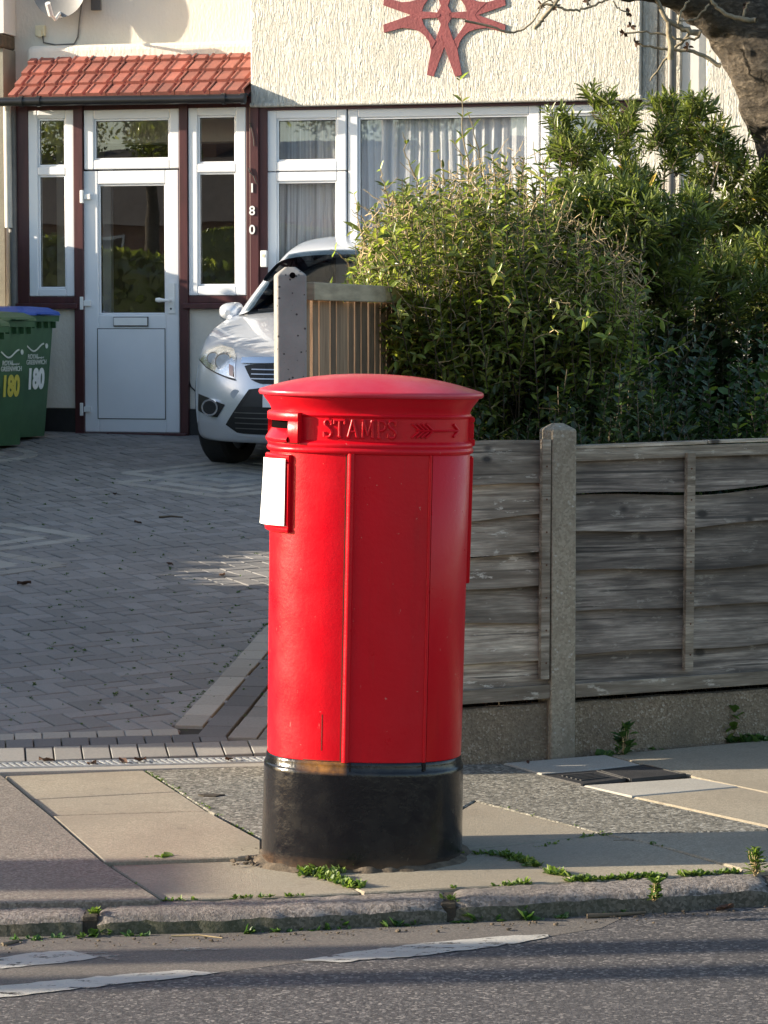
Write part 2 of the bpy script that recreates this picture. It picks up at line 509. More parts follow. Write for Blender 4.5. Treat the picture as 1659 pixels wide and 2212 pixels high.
MAT['pale_slab'] = aggmat('pale_concrete', [(0, (0.30, 0.285, 0.25)), (0.6, (0.35, 0.335, 0.295)), (0.97, (0.40, 0.38, 0.34))], 260, 0.001, ((0.25, 0.235, 0.205), 0.5))
MAT['kerb'] = aggmat('granite_kerb', [(0, (0.085, 0.074, 0.066)), (0.4, (0.165, 0.143, 0.130)), (0.9, (0.27, 0.24, 0.218))], 110, 0.008, ((0.11, 0.095, 0.085), 0.6))
MAT['kerb_face'] = aggmat('mossy_kerb_face', [(0, (0.055, 0.050, 0.038)), (0.5, (0.095, 0.085, 0.066)), (0.9, (0.15, 0.132, 0.108))], 130, 0.004, ((0.045, 0.058, 0.024), 0.55))
MAT['iron'] = M('cast_iron_cover', (0.030, 0.030, 0.032), 0.65, 0.3, 8, 0.6, 90, 0.006)
MAT['soil'] = M('joint_soil', (0.045, 0.036, 0.026), 0.95, 0.5, 12, 0.6, 60, 0.01)
MAT['earth'] = M('garden_earth', (0.055, 0.04, 0.028), 0.95, 0.4, 4, 0.8, 40, 0.02)
MAT['debris'] = M('crumbled_mortar', (0.105, 0.08, 0.055), 0.95, 0.5, 30, 0.8, 80, 0.006)
def paintmat(name, c1, lo, hi):
    b = NB(name)
    n1 = b.noise(9, b.co((1, 3, 1)), detail=9, rough=0.75)
    n2 = b.noise(70, detail=3)
    wear = b.ramp(b.math('ADD', n1, b.math('MULTIPLY', n2, 0.25)), [(lo, 1), (hi, 0)])
    c = b.mix(b.ramp(b.noise(6), [(0.4, 0), (0.7, 0.6)]), c1, tuple(x * 0.72 for x in c1))
    b.fin(c, 0.8, b.bump(b.noise(110), 0.6, 0.004))
    tp = b.n('ShaderNodeBsdfTransparent'); ms = b.n('ShaderNodeMixShader')
    b.l(wear, ms.inputs[0]); b.l(b.p.outputs[0], ms.inputs[1]); b.l(tp.outputs[0], ms.inputs[2]); b.l(ms.outputs[0], b.out.inputs[0])
    return b.mat
MAT['paint'] = paintmat('worn_road_paint', (0.40, 0.385, 0.35), 0.52, 0.56)
MAT['paint_faded'] = paintmat('faded_road_paint', (0.26, 0.245, 0.22), 0.60, 0.68)
def paver(name, c1, c2):
    b = NB(name)
    c = b.mix(b.ramp(b.noise(90, detail=4), [(0.3, 0), (0.7, 1)]), c1, c2)
    c = b.mix(1.0, c, b.ramp(b.island(), [(0, 0.80), (1, 1.20)]), 'MULTIPLY')
    c = b.mix(b.ramp(b.noise(1.4, detail=5), [(0.45, 0), (0.75, 0.35)]), c, tuple(x * 0.72 for x in c1))
    return b.fin(c, 0.85, b.bump(b.noise(150), 0.5, 0.002))
MAT['paver'] = paver('charcoal_block_paver', (0.230, 0.222, 0.213), (0.185, 0.178, 0.172))
MAT['paver_light'] = paver('buff_block_paver', (0.37, 0.35, 0.305), (0.31, 0.29, 0.252))
MAT['paver_dark'] = paver('dark_block_paver', (0.145, 0.145, 0.145), (0.115, 0.115, 0.118))
MAT['paver_band'] = paver('band_block_paver', (0.345, 0.325, 0.288), (0.29, 0.275, 0.245))
MAT['paver_grey'] = paver('grey_block_paver', (0.255, 0.246, 0.228), (0.205, 0.198, 0.186))
b = NB('mossy_joint')
c = b.mix(b.ramp(b.noise(8), [(0.5, 0), (0.62, 1)]), (0.035, 0.030, 0.024), (0.06, 0.075, 0.02))
MAT['joint'] = b.fin(c, 0.95)
MAT['galv'] = M('galvanised_steel', (0.52, 0.54, 0.56), 0.38, 0.15, 20, metal=0.7)
MAT['ground'] = M('far_ground', (0.11, 0.105, 0.09), 0.95, 0.2, 0.5)

# --- plants
def leafmat(name, c1, c2, c3, trans=0.28, rough=0.34):
    b = NB(name)
    isl = b.island()
    c = b.ramp(isl, [(0.0, c1), (0.5, c2), (0.93, c3), (0.985, tuple(min(1, x * 1.4) for x in c3))])
    b.p.inputs['Roughness'].default_value = rough
    b.l(c, b.p.inputs['Base Color'])
    t = b.n('ShaderNodeBsdfTranslucent')
    b.l(b.mix(1.0, c, (1.3, 1.4, 0.6), 'MULTIPLY'), t.inputs[0])
    ms = b.n('ShaderNodeMixShader'); ms.inputs[0].default_value = trans
    b.l(b.p.outputs[0], ms.inputs[1]); b.l(t.outputs[0], ms.inputs[2])
    b.l(ms.outputs[0], b.out.inputs[0])
    return b.mat
MAT['privet'] = leafmat('privet_leaf', (0.075, 0.102, 0.036), (0.140, 0.178, 0.054), (0.36, 0.38, 0.10), 0.40, 0.22)
MAT['privet_young'] = leafmat('young_leaf', (0.24, 0.31, 0.06), (0.32, 0.40, 0.08), (0.40, 0.47, 0.11), 0.42)
MAT['narrow'] = leafmat('narrow_leaf', (0.070, 0.098, 0.034), (0.125, 0.160, 0.050), (0.24, 0.27, 0.085), 0.36, 0.25)
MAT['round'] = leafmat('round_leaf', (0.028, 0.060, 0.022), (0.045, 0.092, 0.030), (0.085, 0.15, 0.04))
MAT['shadeleaf'] = leafmat('shade_darkened_leaf', (0.026, 0.045, 0.018), (0.040, 0.066, 0.024), (0.070, 0.105, 0.035), 0.25, 0.3)  # darker leaf colour that paints in the shade of the lower growth
MAT['yellow'] = M('yellowed_leaf', (0.50, 0.33, 0.03), 0.5)
MAT['weed'] = leafmat('weed_leaf', (0.060, 0.115, 0.025), (0.11, 0.18, 0.035), (0.20, 0.26, 0.07), 0.35, 0.5)
MAT['weed_dark'] = leafmat('gutter_weed_leaf', (0.035, 0.085, 0.024), (0.055, 0.12, 0.03), (0.09, 0.16, 0.04), 0.3, 0.5)
MAT['stem'] = M('tan_twig', (0.42, 0.32, 0.17), 0.6, 0.3, 20, island=0.45)
MAT['stem_dark'] = M('brown_stem', (0.13, 0.10, 0.065), 0.8, 0.35, 20, island=0.3)
MAT['berry'] = M('black_berry', (0.012, 0.011, 0.016), 0.25)
b = NB('tree_bark')
h = b.noise(11, b.co((1, 1, 2.2)), detail=9, rough=0.72, dist=0.9)
c = b.ramp(h, [(0.32, (0.022, 0.017, 0.012)), (0.5, (0.10, 0.080, 0.058)), (0.68, (0.28, 0.23, 0.17))])
nn = b.bump(h, 1.0, 0.06)
nn = b.bump(b.voro(24, b.co((1, 1, 1.6)), out='Distance'), 0.7, 0.02, nn)
MAT['bark_tree'] = b.fin(c, 0.9, nn)
MAT['twig'] = M('lichened_twig', (0.25, 0.21, 0.14), 0.85, 0.45, 25, 0.5, 60, 0.003)
MAT['dead'] = M('dead_leaf', (0.085, 0.042, 0.024), 0.8, 0.4, 30)
# --- bins, car
MAT['bin'] = M('green_bin_plastic', (0.045, 0.118, 0.050), 0.45, 0.2, 5, 0.2, 120, 0.001)
MAT['binlid'] = M('green_lid_plastic', (0.042, 0.115, 0.045), 0.45, 0.2, 5)
MAT['bluelid'] = M('blue_lid_plastic', (0.030, 0.10, 0.44), 0.45, 0.15, 5)
MAT['lettering'] = M('pale_print', (0.60, 0.64, 0.58), 0.5, 0.05)
MAT['whitenum'] = M('white_numeral', (0.82, 0.84, 0.80), 0.5, 0.03)
MAT['yellownum'] = M('yellow_numeral', (0.58, 0.50, 0.07), 0.5, 0.08)
b = NB('silver_car_paint')
fl = b.voro(900)
sp = b.n('ShaderNodeSeparateColor'); b.l(fl, sp.inputs[0])
c = b.ramp(sp.outputs[0], [(0, (0.58, 0.615, 0.67)), (1, (0.70, 0.735, 0.79))])
MAT['silver'] = b.fin(c, 0.30, None, 0.35, 0.8)
b.p.inputs['Coat Roughness'].default_value = 0.04
MAT['chrome'] = M('chrome', (0.82, 0.83, 0.84), 0.10, 0.02, metal=1.0)
MAT['reflector'] = M('lamp_reflector', (0.80, 0.81, 0.83), 0.22, 0.25, 40, metal=0.9)
MAT['amber'] = M('amber_lens', (0.55, 0.16, 0.05), 0.2)
MAT['trim'] = M('black_trim', (0.020, 0.020, 0.022), 0.5, 0.2)
MAT['grille'] = M('dark_grille', (0.012, 0.012, 0.013), 0.6)
MAT['tyre'] = M('tyre_rubber', (0.018, 0.018, 0.018), 0.75, 0.2, 20, 0.4, 50, 0.004)
MAT['alloy'] = M('alloy_rim', (0.55, 0.55, 0.56), 0.3, 0.1, metal=0.8)
MAT['plate'] = M('white_plate', (0.78, 0.78, 0.76), 0.4, 0.03)
MAT['seat'] = M('car_interior', (0.06, 0.075, 0.10), 0.8, 0.2)
# --- across the street
b = NB('red_brick')
br = b.n('ShaderNodeTexBrick'); br.inputs['Scale'].default_value = 4.4
br.inputs['Color1'].default_value = (0.23, 0.10, 0.07, 1); br.inputs['Color2'].default_value = (0.30, 0.14, 0.09, 1); br.inputs['Mortar'].default_value = (0.30, 0.27, 0.23, 1)
b.l(b.co((1, 1, 1), (R(90), 0, 0)), br.inputs['Vector'])
MAT['brick'] = b.fin(br.outputs[0], 0.9)
MAT['slate'] = M('slate_roof', (0.10, 0.085, 0.075), 0.8, 0.3, 6)
MAT['cabinet'] = M('green_cabinet', (0.03, 0.075, 0.045), 0.5, 0.1)
# ================================================================== GROUND
def plane_pts(pl, pts, dz=0.0):
    return [Vector((x, y, pz(pl, x, y) + dz)) for x, y in pts]
def pix(pts, pl=PAVE, dz=0.0):
    return [on(x, y, pl, dz) for x, y in pts]
g = MB(); g.add([(-300, -300, -0.45), (300, -300, -0.45), (300, 500, -0.45), (-300, 500, -0.45)], [(0, 1, 2, 3)])
struct(g.build('ground', MAT['ground']))
# kerb back line, surveyed along the street
kb = [on(x, y) for x, y in ((0, 1950), (207, 1947), (594, 1938), (963, 1920), (1188, 1908), (1420, 1896), (1659, 1881))]
d0 = (kb[1] - kb[0]).normalized(); d1 = (kb[-1] - kb[-2]).normalized()
kb = [kb[0] - d0 * 14] + kb + [kb[-1] + d1 * 14]
def kline(x):                                 # y of the kerb's back edge at x
    for a, c in zip(kb, kb[1:]):
        if a.x <= x <= c.x:
            return a.y + (c.y - a.y) * (x - a.x) / (c.x - a.x)
    return kb[-1].y
# carriageway
g = MB()
rows = []
for yy in (-9.0, 0.0, 4.0, 6.0, 7.0):
    rows.append([Vector((x, yy, pz(ROAD, x, 8))) for x in np.linspace(-14, 14, 29)])
rows.append([Vector((x, kline(x) - 0.10, pz(ROAD, x, 8))) for x in np.linspace(-14, 14, 29)])
g.grid(rows)
struct(g.build('road', MAT['asphalt']))
# smooth gutter strip between kerb foot and the broken line
gl = [(-500, 2225), (-200, 2165), (0, 2140), (230, 2126), (480, 2100), (640, 2080), (740, 2076), (920, 2062), (1060, 2044), (1190, 2022), (1300, 2004), (1340, 1985)]
gp = [on(x, y, ROAD, 0.0008) for x, y in gl]
gp = [Vector((-13.5, kline(-13.5) - .5, pz(ROAD, -13.5, 8) + .0008)), Vector((-6, kline(-6) - .55, pz(ROAD, -6, 8) + .0008))] + gp
g = MB()
top = [Vector((p.x, kline(p.x) - 0.10, p.z)) for p in gp]
g.grid([gp, top])
struct(g.build('gutter_strip', MAT['gutter']))
def paint_dash(polys, m, label, cat, dz=0.008, group=None):
    g = MB()
    for poly in polys:
        P = [on(x, y, ROAD, dz) for x, y in poly]
        # ragged outline
        Q = []
        for i, p in enumerate(P):
            q = P[(i + 1) % len(P)]
            n = max(1, int((q - p).length / 0.025))
            for k in range(n):
                r = p.lerp(q, k / n)
                Q.append(r + Vector((rng.normal(0, 0.003), rng.normal(0, 0.005), 0)))
        g.add(Q, [tuple(range(len(Q)))])
    o = g.build('road_marking', m)
    return tag(o, label, cat, group)
paint_dash([[(-230, 2190), (-60, 2146), (0, 2129), (105, 2119), (383, 2095), (478, 2099), (440, 2106), (234, 2128), (51, 2149), (-40, 2158)]], MAT['paint'],
           'long white painted dash in the left foreground, tapering to a point at its right end', 'road marking', 0.0028, 'white dashes of the broken edge line')
paint_dash([[(644, 2074), (773, 2054), (952, 2033), (1095, 2021), (1181, 2019), (1188, 2025), (1059, 2045), (916, 2063), (737, 2077)]], MAT['paint'],
           'white painted dash on the road directly in front of the pillar box', 'road marking', 0.0028, 'white dashes of the broken edge line')
paint_dash([[(-200, 2110), (-40, 2075), (51, 2060), (152, 2053), (215, 2068), (140, 2079), (0, 2092), (-120, 2112)]], MAT['paint'],
           'short worn white patch of paint close to the kerb at the far left', 'road marking', 0.0028)
paint_dash([[(218, 2068), (165, 2056), (240, 2060), (315, 2068), (250, 2073)], [(330, 2052), (400, 2045), (500, 2050), (410, 2054)]], MAT['paint_faded'],
           'almost worn away ghost of white paint in the gutter strip', 'road marking', 0.0028)

# pavement bed
yb = 10.29
g = MB()
xs = np.linspace(-14, 14, 57)
g.grid([[Vector((x, kline(x) - 0.166, pz(PAVE, x, kline(x)) - 0.022)) for x in xs], [Vector((x, 10.26 if x < -0.5 else 10.6 + 0.38 * (x + 0.35), pz(PAVE, x, 10.5) - 0.03)) for x in xs]])
struct(g.build('pavement', MAT['soil']))
# paving surfaces, each flag a chamfered slab
slab = MB(); grey = MB(); brown = MB(); pale = MB()
def put(mb, pts, dz=0.0, inset=0.004, edge=0.004):
    mb.slab(pix(pts, PAVE, dz), 0.03, 0, inset, edge)
kf = lambda px: 1949 if px < 207 else np.interp(px, [207, 594, 963, 1188, 1420, 1659], [1946, 1937, 1919, 1907, 1895, 1880])
# left tarmac
L0 = on(2, 1675); L1 = on(346, 1943)
put(brown, [(-900, 1680), (2, 1672), (68, 1727), (111, 1762), (223, 1861), (348, kf(348)), (207, kf(207)), (0, kf(0)), (-900, 1970)], 0.014, 0.002)
# column of buff flags left of the box
put(slab, [(4, 1672), (312, 1664), (385, 1710), (68, 1727)], 0.004)
put(slab, [(68, 1727), (385, 1710), (449, 1752), (111, 1762)], 0.001)
put(slab, [(111, 1762), (449, 1752), (566, 1815), (566, 1846), (515, 1851), (223, 1861)], 0.011)
put(slab, [(223, 1861), (515, 1851), (560, 1868), (664, 1876), (720, 1895), (781, kf(781)), (594, kf(594)), (348, kf(348))], -0.004)
put(slab, [(664, 1876), (700, 1860), (990, 1838), (1083, 1846), (1165, 1873), (1251, kf(1251)), (963, kf(963)), (785, kf(785))], 0.0)
put(slab, [(1003, 1836), (1301, 1803), (1400, 1821), (1590, 1876), (1600, kf(1600)), (1420, kf(1420)), (1255, kf(1255)), (1165, 1873), (1085, 1845)], 0.003)
put(slab, [(1303, 1802), (1659, 1794), (2100, 1790), (2200, 1850), (1659, kf(1659)), (1604, kf(1604)), (1592, 1874), (1400, 1820)], 0.006)
put(slab, [(985, 1755), (1026, 1731), (1346, 1813), (1298, 1803), (1003, 1834), (960, 1800)], 0.002)
# tarmac behind the box and the strip to its right
put(grey, [(314, 1664), (560, 1655), (800, 1655), (1085, 1650), (1167, 1673), (1257, 1697), (1362, 1722), (1659, 1787), (1659, 1793), (1306, 1801), (1346, 1812), (1026, 1729), (985, 1752), (700, 1830), (568, 1814), (449, 1751), (385, 1709)], 0.003, 0.002)
put(pale, [(1085, 1648), (1308, 1630), (1388, 1652), (1169, 1672)], 0.006)
put(pale, [(1257, 1696), (1499, 1680), (1600, 1699), (1364, 1720)], 0.006)
put(slab, [(1310, 1630), (1659, 1598), (2100, 1570), (2200, 1690), (1800, 1706), (1659, 1712), (1500, 1679), (1480, 1672), (1392, 1651)], 0.004)
put(slab, [(1366, 1721), (1600, 1700), (1660, 1713), (1810, 1708), (2200, 1695), (2150, 1780), (1664, 1785)], 0.005)
hole = MB(); put(hole, [(427, 1715.5), (440, 1713.5), (468, 1714), (486, 1715.5), (466, 1719), (440, 1718.5)], 0.0075, 0.0, 0.001)
struct(hole.build('pavement_hollow', MAT['soil']))
# the footway carries on to both sides
def putw(mb, xs_, dz, n):
    for a_, c_ in zip(xs_, xs_[1:]):
        for k in range(n):
            def pt(x, f):
                y0, y1 = kline(x) + .004, (10.24 if x < -0.5 else 10.6 + 0.384 * (x + 0.335) - .02)
                y = y0 + (y1 - y0) * f
                return Vector((x, y, pz(PAVE, x, y) + dz))
            mb.slab([pt(a_, k / n), pt(c_, k / n), pt(c_, (k + 1) / n), pt(a_, (k + 1) / n)], 0.03, 0, 0.004, 0.004)
xr_ = on(2180, 1780).x; xl_ = on(-880, 1800).x
putw(slab, list(np.arange(xr_, 13.5, 0.75)), 0.003, 4)
putw(brown, [-13.5, xl_ + .25], 0.012, 1)
struct(slab.build('paving_slabs', MAT['slab']))
struct(grey.build('tarmac_patch', MAT['grey_tarmac']))
struct(brown.build('crossover_tarmac', MAT['brown_tarmac']))
struct(pale.build('concrete_surround', MAT['pale_slab']))
# two cast covers
for pts, lab in (([(1171, 1674), (1289, 1665), (1350, 1682), (1257, 1694)], 'dark iron inspection cover with raised lettering pattern, left of the pair, nearer the pillar box'),
                 ([(1297, 1664), (1392, 1653), (1480, 1672), (1363, 1683)], 'plain dark iron inspection cover, right of the pair, by the fence foot')):
    P = pix(pts, PAVE, 0.008)
    c = sum(P, Vector()) / 4
    t = thing('inspection_cover', lab, 'manhole cover', c, group='inspection covers set in the pavement')
    m = MB(); m.slab([p - c for p in P], 0.03, 0, 0.006, 0.002); m.build('lid', MAT['iron'], t)
    m = MB()
    Q = [p - c for p in P]
    for i in range(4):
        m.bar(Q[i] + Vector((0, 0, -0.004)), Q[(i + 1) % 4] + Vector((0, 0, -0.004)), 0.007, 0.012)
    m.build('cover_frame', MAT['iron'], t)
    if 'lettering' in lab:
        m = MB()
        for k in range(5):
            a = Q[0].lerp(Q[3], 0.25 + 0.12 * k); e = Q[1].lerp(Q[2], 0.25 + 0.12 * k)
            m.bar(a.lerp(e, 0.2) + Vector((0, 0, .001)), a.lerp(e, 0.8) + Vector((0, 0, .001)), 0.012, 0.006)
        m.build('raised_pattern', MAT['iron'], t)

# ---- kerb: long granite stones with worn rounded arris
kerb_len = []
acc = 0
path = []
for a, c in zip(kb, kb[1:]):
    n = max(1, int((c - a).length / 0.02))
    for k in range(n):
        path.append(a.lerp(c, k / n))
path.append(kb[-1])
joints_px = [207, 966, 1648]
jx = sorted([on(p, kf(p)).x for p in joints_px])
jx = [jx[0] - 0.95 * k for k in range(12, 0, -1)] + jx + [jx[-1] + 0.95 * k for k in range(1, 12)]
from mathutils import noise as mno
prof = [(0.0, -0.10), (0.0, -0.006), (0.006, 0.0), (0.04, 0.001), (0.08, 0.001), (0.12, 0.0), (0.148, -0.003), (0.163, -0.010), (0.171, -0.022), (0.174, -0.045), (0.175, -0.085), (0.175, -0.14)]
km = MB()
for s0, s1 in zip(jx, jx[1:]):
    seg = [p for p in path if s0 + 0.004 <= p.x <= s1 - 0.004]
    if len(seg) < 3: continue
    rows = []
    hz = random.uniform(-0.004, 0.004)
    for i, p in enumerate(seg):
        e = min(i, len(seg) - 1 - i) * 0.02
        shrink = (0.010 if abs(s0 - jx[13]) < .01 or abs(s1 - jx[13]) < .01 else 0.004) * max(0, 1 - e / 0.035) ** 2
        row = []
        for (u, z) in prof:
            q = Vector((p.x, p.y - u, pz(PAVE, p.x, p.y) + z + hz - 0.003))
            nz = mno.noise(q * 9) * 0.004 + mno.noise(q * 34) * 0.0045 + mno.noise(q * 70) * 0.003
            q.z += (nz if z > -0.09 else 0) - shrink * (1 if z > -0.08 else 0)
            q.y += ((mno.noise(q * 7 + Vector((5, 3, 1))) * 0.009 + mno.noise(q * 30) * 0.005) if u > 0.1 else 0) + shrink * (0.8 if u > 0.12 else 0)
            row.append(q)
        rows.append(row)
    km.grid([r[:9] for r in rows], 0)
    km.grid([r[8:] for r in rows], 1)
    n = len(prof)
    o = len(km.v)
    km.v += [tuple(v) for v in rows[0]] + [tuple(v) for v in rows[-1]]
    km.f += [tuple(o + k for k in range(n)), tuple(o + n + k for k in reversed(range(n)))]
    km.m += [0, 0]
jm = MB()
for x_ in jx:
    yk = kline(x_); z_ = pz(PAVE, x_, yk)
    jm.box(x_ - .022, x_ + .022, yk - .160, yk - .001, -.2, z_ - .010)
struct(jm.build('kerb_joint_soil', MAT['soil'], bevel=.006))
struct(km.build('kerb', [MAT['kerb'], MAT['kerb_face']], smooth=50))

# ================================================================== DRIVEWAY
# front line of the drive (the drain) and the right-hand border line
A = on(365, 1577, DRIVE); B = on(580, 1345, DRIVE)
bd = (B - A); bd.z = 0; bd.normalize()                     # direction of the side border, away from the street
DL = on(0, 1648, DRIVE); DR = on(560, 1630, DRIVE)
fd = (DR - DL); fd.z = 0; fd.normalize()
nrm_f = Vector((-fd.y, fd.x, 0))
def dz_(p, h=0.0):
    return Vector((p.x, p.y, pz(DRIVE, p.x, p.y) + h))
base = MB()
base.add([dz_(Vector((-9, 10.18, 0)), -0.012), dz_(Vector((1.0, 10.38, 0)), -0.012), dz_(Vector((5.5, 26, 0)), -0.012), dz_(Vector((-9, 26, 0)), -0.012)], [(0, 1, 2, 3)])
struct(base.build('driveway', MAT['joint']))
def side(p, a, d):                                         # >0 left of the line a + t d
    return d.x * (p.y - a.y) - d.y * (p.x - a.x)
fr0 = DL + nrm_f * 0.0
f_in = DL + nrm_f * 0.51                                   # inner edge of the three front courses
def in_field(p):
    return side(p, f_in, fd) > -0.09 and side(p, A, bd) > -0.09 and p.y < 22.6 and p.x > -7.5
field = MB(); light = MB()
HR = R(-62)
ex = Vector((math.cos(HR), math.sin(HR), 0)); ey = Vector((-math.sin(HR), math.cos(HR), 0))
U = 0.101
def brick_at(mb, c, hx_, hy_, ax, ay, h=0.0, gap=0.0036, ch=0.004):
    if h > 0.001: gap, ch = 0.0022, 0.0025
    j = rng.normal(0, 0.0012); 
    P = [dz_(c + ax * sx * (hx_ - gap) + ay * sy * (hy_ - gap), h + j) for sx, sy in ((-1, -1), (1, -1), (1, 1), (-1, 1))]
    mb.slab(P, 0.02, 0, 0, ch)
cx0, cy0 = -3.0, 16.0
N = 170
for i in range(-N, N):
    for j in range(-N, N):
        k = (i - j) % 4
        if k == 0:
            c = ex * (i + 1.0) * U + ey * (j + 0.5) * U; a_, b_ = 1.0, 0.5
        elif k == 3:
            c = ex * (i + 0.5) * U + ey * (j + 1.0) * U; a_, b_ = 0.5, 1.0
        else:
            continue
        c = c + Vector((cx0, cy0, 0))
        if c.y > 23 or c.y < 10.3 or c.x < -6.2 or c.x > 3.4: continue
        if not in_field(c): continue
        brick_at(field, c, a_ * U, b_ * U, ex, ey, 0.0)
struct(field.build('herringbone_paving', MAT['paver']))
# decorative diamonds and a ring of buff blocks let into the field
def block_strip(a, b_, wd, ln):
    d = (b_ - a); Lh = d.length; d = d / Lh; s_ = Vector((-d.y, d.x, 0)); n = max(1, round(Lh / ln))
    for k in range(n):
        brick_at(light, a + d * (Lh * (k + .5) / n), Lh / n / 2, wd / 2, d, s_, 0.0035)
def diamond(c, r, wd=0.105):
    c = Vector((c.x, c.y, 0)); q = [c + Vector((r * .707 * 1.414 * math.cos(k * math.pi / 2), r * math.sin(k * math.pi / 2), 0)) for k in range(4)]
    for k in range(4): block_strip(q[k], q[(k + 1) % 4], wd, 0.2)
for (ax_, ay_, off) in ((203, 1162, -.60), (148, 1221, -.60)):
    p = on(ax_, ay_, DRIVE); c = p + Vector((off, 0, 0)); diamond(c, .56); diamond(c, .30)
for (ax_, ay_, off) in ((243, 1043, .78), (282, 1022, .70)):
    p = on(ax_, ay_, DRIVE); c = p + Vector((off, 0, 0)); diamond(c, .74); diamond(c, .46)
rc = on(-70, 983, DRIVE)
for (ra, rb) in ((.40, .51), (.20, .29)):
    n = int(6.283 * ra / .11)
    for k in range(n):
        t = 6.283 * k / n; o_ = Vector((math.cos(t), math.sin(t), 0)); e_ = Vector((-o_.y, o_.x, 0))
        brick_at(light, Vector((rc.x, rc.y, 0)) + o_ * (ra + rb) / 2, (rb - ra) / 2, 6.283 * ra / n / 2, o_, e_, 0.0035)
if light.v: struct(light.build('pattern_paving', MAT['paver_band']))
# front courses along the drain: grey headers, dark course, buff course
hd = MB(); dk = MB(); bf = MB()
t = -6.0
def mitre(p):
    return side(p, A, bd)
while t < 3.2:
    c = DL + fd * t
    if True:
        brick_at(hd, c + nrm_f * 0.125, 0.0525, 0.115, fd, nrm_f, 0.003)
        if mitre(c + nrm_f * 0.31 + fd * 0.10) > -0.35: brick_at(dk, c + nrm_f * 0.31 + fd * 0.035, 0.0525, 0.07, fd, nrm_f, 0.003)
        if mitre(c + nrm_f * 0.44) > 0.0: brick_at(bf, c + nrm_f * 0.44 + fd * 0.07, 0.0525, 0.055, fd, nrm_f, 0.003)
    t += 0.106
# side border: buff, dark, grey courses running back along the boundary
sn = Vector((bd.y, -bd.x, 0))                              # to the right
t = -0.02
while t < 11.5:
    c = A + bd * t
    if side(c + sn * 0.06, f_in, fd) > 0.0: brick_at(bf, c + sn * 0.062, 0.058, 0.098, sn, bd, 0.003)
    if side(c + sn * 0.19, DL + nrm_f * 0.40, fd) > 0.0: brick_at(dk, c + sn * 0.185, 0.058, 0.098, sn, bd, 0.003)
    for k in range(5):
        cc = c + sn * (0.31 + 0.118 * k)
        if side(cc, DL + nrm_f * 0.25, fd) > 0.09: brick_at(hd, cc, 0.058, 0.098, sn, bd, 0.0025)
    t += 0.2
struct(hd.build('border_paving_grey', MAT['paver_grey']))
struct(dk.build('border_paving_dark', MAT['paver_dark']))
struct(bf.build('border_paving_buff', MAT['paver_light']))
# drain channel with its galvanised grating
dc = DL + fd * 0.0
t = thing('drain_channel', 'long galvanised slotted drain channel along the front edge of the driveway', 'drain', dz_(dc, 0))
ang = math.atan2(fd.y, fd.x)
t.rotation_euler = (0, 0, ang)
m = MB()
m.box(-7, 1.75, -0.13, -0.117, -0.05, 0.004); m.box(-7, 1.75, -0.02, -0.007, -0.05, 0.004)
m.build('channel_edge', MAT['galv'], t)
m = MB()
m.box(-7, 1.75, -0.205, -0.131, -0.05, -0.001)
m.build('concrete_haunch', MAT['pale_slab'], t, bevel=0.004)
m = MB()
x = -7
while x < 1.74:
    m.bar((x, -0.116, -0.002), (x - 0.026, -0.021, -0.002), 0.0125, 0.012)
    x += 0.0255
m.build('grating', MAT['galv'], t)
m = MB(); m.box(-7, 1.75, -0.117, -0.02, -0.06, -0.035); m.build('channel_trough', MAT['hole'], t)

# garden bed behind the street fence
g = MB()
g.add([(-0.30, 10.06, 0.10), (7.0, 12.86, 0.16), (7.6, 22.5, 0.7), (2.9, 22.5, 0.7)], [(0, 1, 2, 3)])
struct(g.build('garden_bed', MAT['earth']))
# ================================================================== HOUSE
HA = R(14)
HO = ray(283, 937); HO = CAM + HO * (21.5 / HO.y)
HX = Vector((math.cos(HA), -math.sin(HA), 0)); HY = Vector((math.sin(HA), math.cos(HA), 0))
def hp(px, py, d=0.0):
    r = ray(px, py)
    t = (d + (HO - CAM).dot(HY)) / r.dot(HY)
    q = CAM + r * t - HO
    return q.dot(HX), q.z
def hr(x0, y0, x1, y1, d=0.0):
    xm, ym = (x0 + x1) / 2, (y0 + y1) / 2
    return hp(x0, ym, d)[0], hp(x1, ym, d)[0], hp(xm, y1, d)[1], hp(xm, y0, d)[1]
house = thing('terraced_house', 'cream rendered terraced house with white framed door and windows and red tiled porch roof', 'house', HO, (0, 0, -HA))
XL = hp(12, 500, 0)[0]; XP = hp(541, 150, -0.03)[0]; XR = hp(1470, 300, 0)[0]
ZE = hp(300, 212, 0)[1]                         # eaves of the porch roof
ZW = hp(960, 218, 0)[1]                         # head of the big window
ZT = 5.6
# walls
m = MB()
m.box(XL - 0.45, XP + 0.02, 0.60, 0.85, ZE - 0.3, ZT)
m.build('porch_upper_wall', MAT['cream'], house)
XPR = hp(1384, 150, -0.03)[0]
m = MB()
m.box(XP, XPR, -0.03, 0.30, ZW, ZT); 
m.box(XP, XP + 0.12, 0.30, 0.85, ZW, ZT)
m.box(XPR + 0.001, XR, 0.02, 0.30, ZW - 0.06, ZT)
m.box(hp(1352, 300, 0)[0], XR, 0.0201, 0.30, -0.4, ZW - 0.0605)
wl = m.build('textured_wall', MAT['bark'], house, bevel=0.012)
m = MB(); m.box(XP - 0.004, XPR + 0.012, -0.052, 0.02, ZW - 0.022, ZW + 0.012)
m.build('drip_ledge', MAT['bark'], house, bevel=0.012)
m = MB(); m.box(XL, XP - 0.002, 0.46, 0.60, ZE + 0.30, ZE + 0.47)
m.build('flashing_fillet', MAT['cream'], house, bevel=0.05, bseg=3)
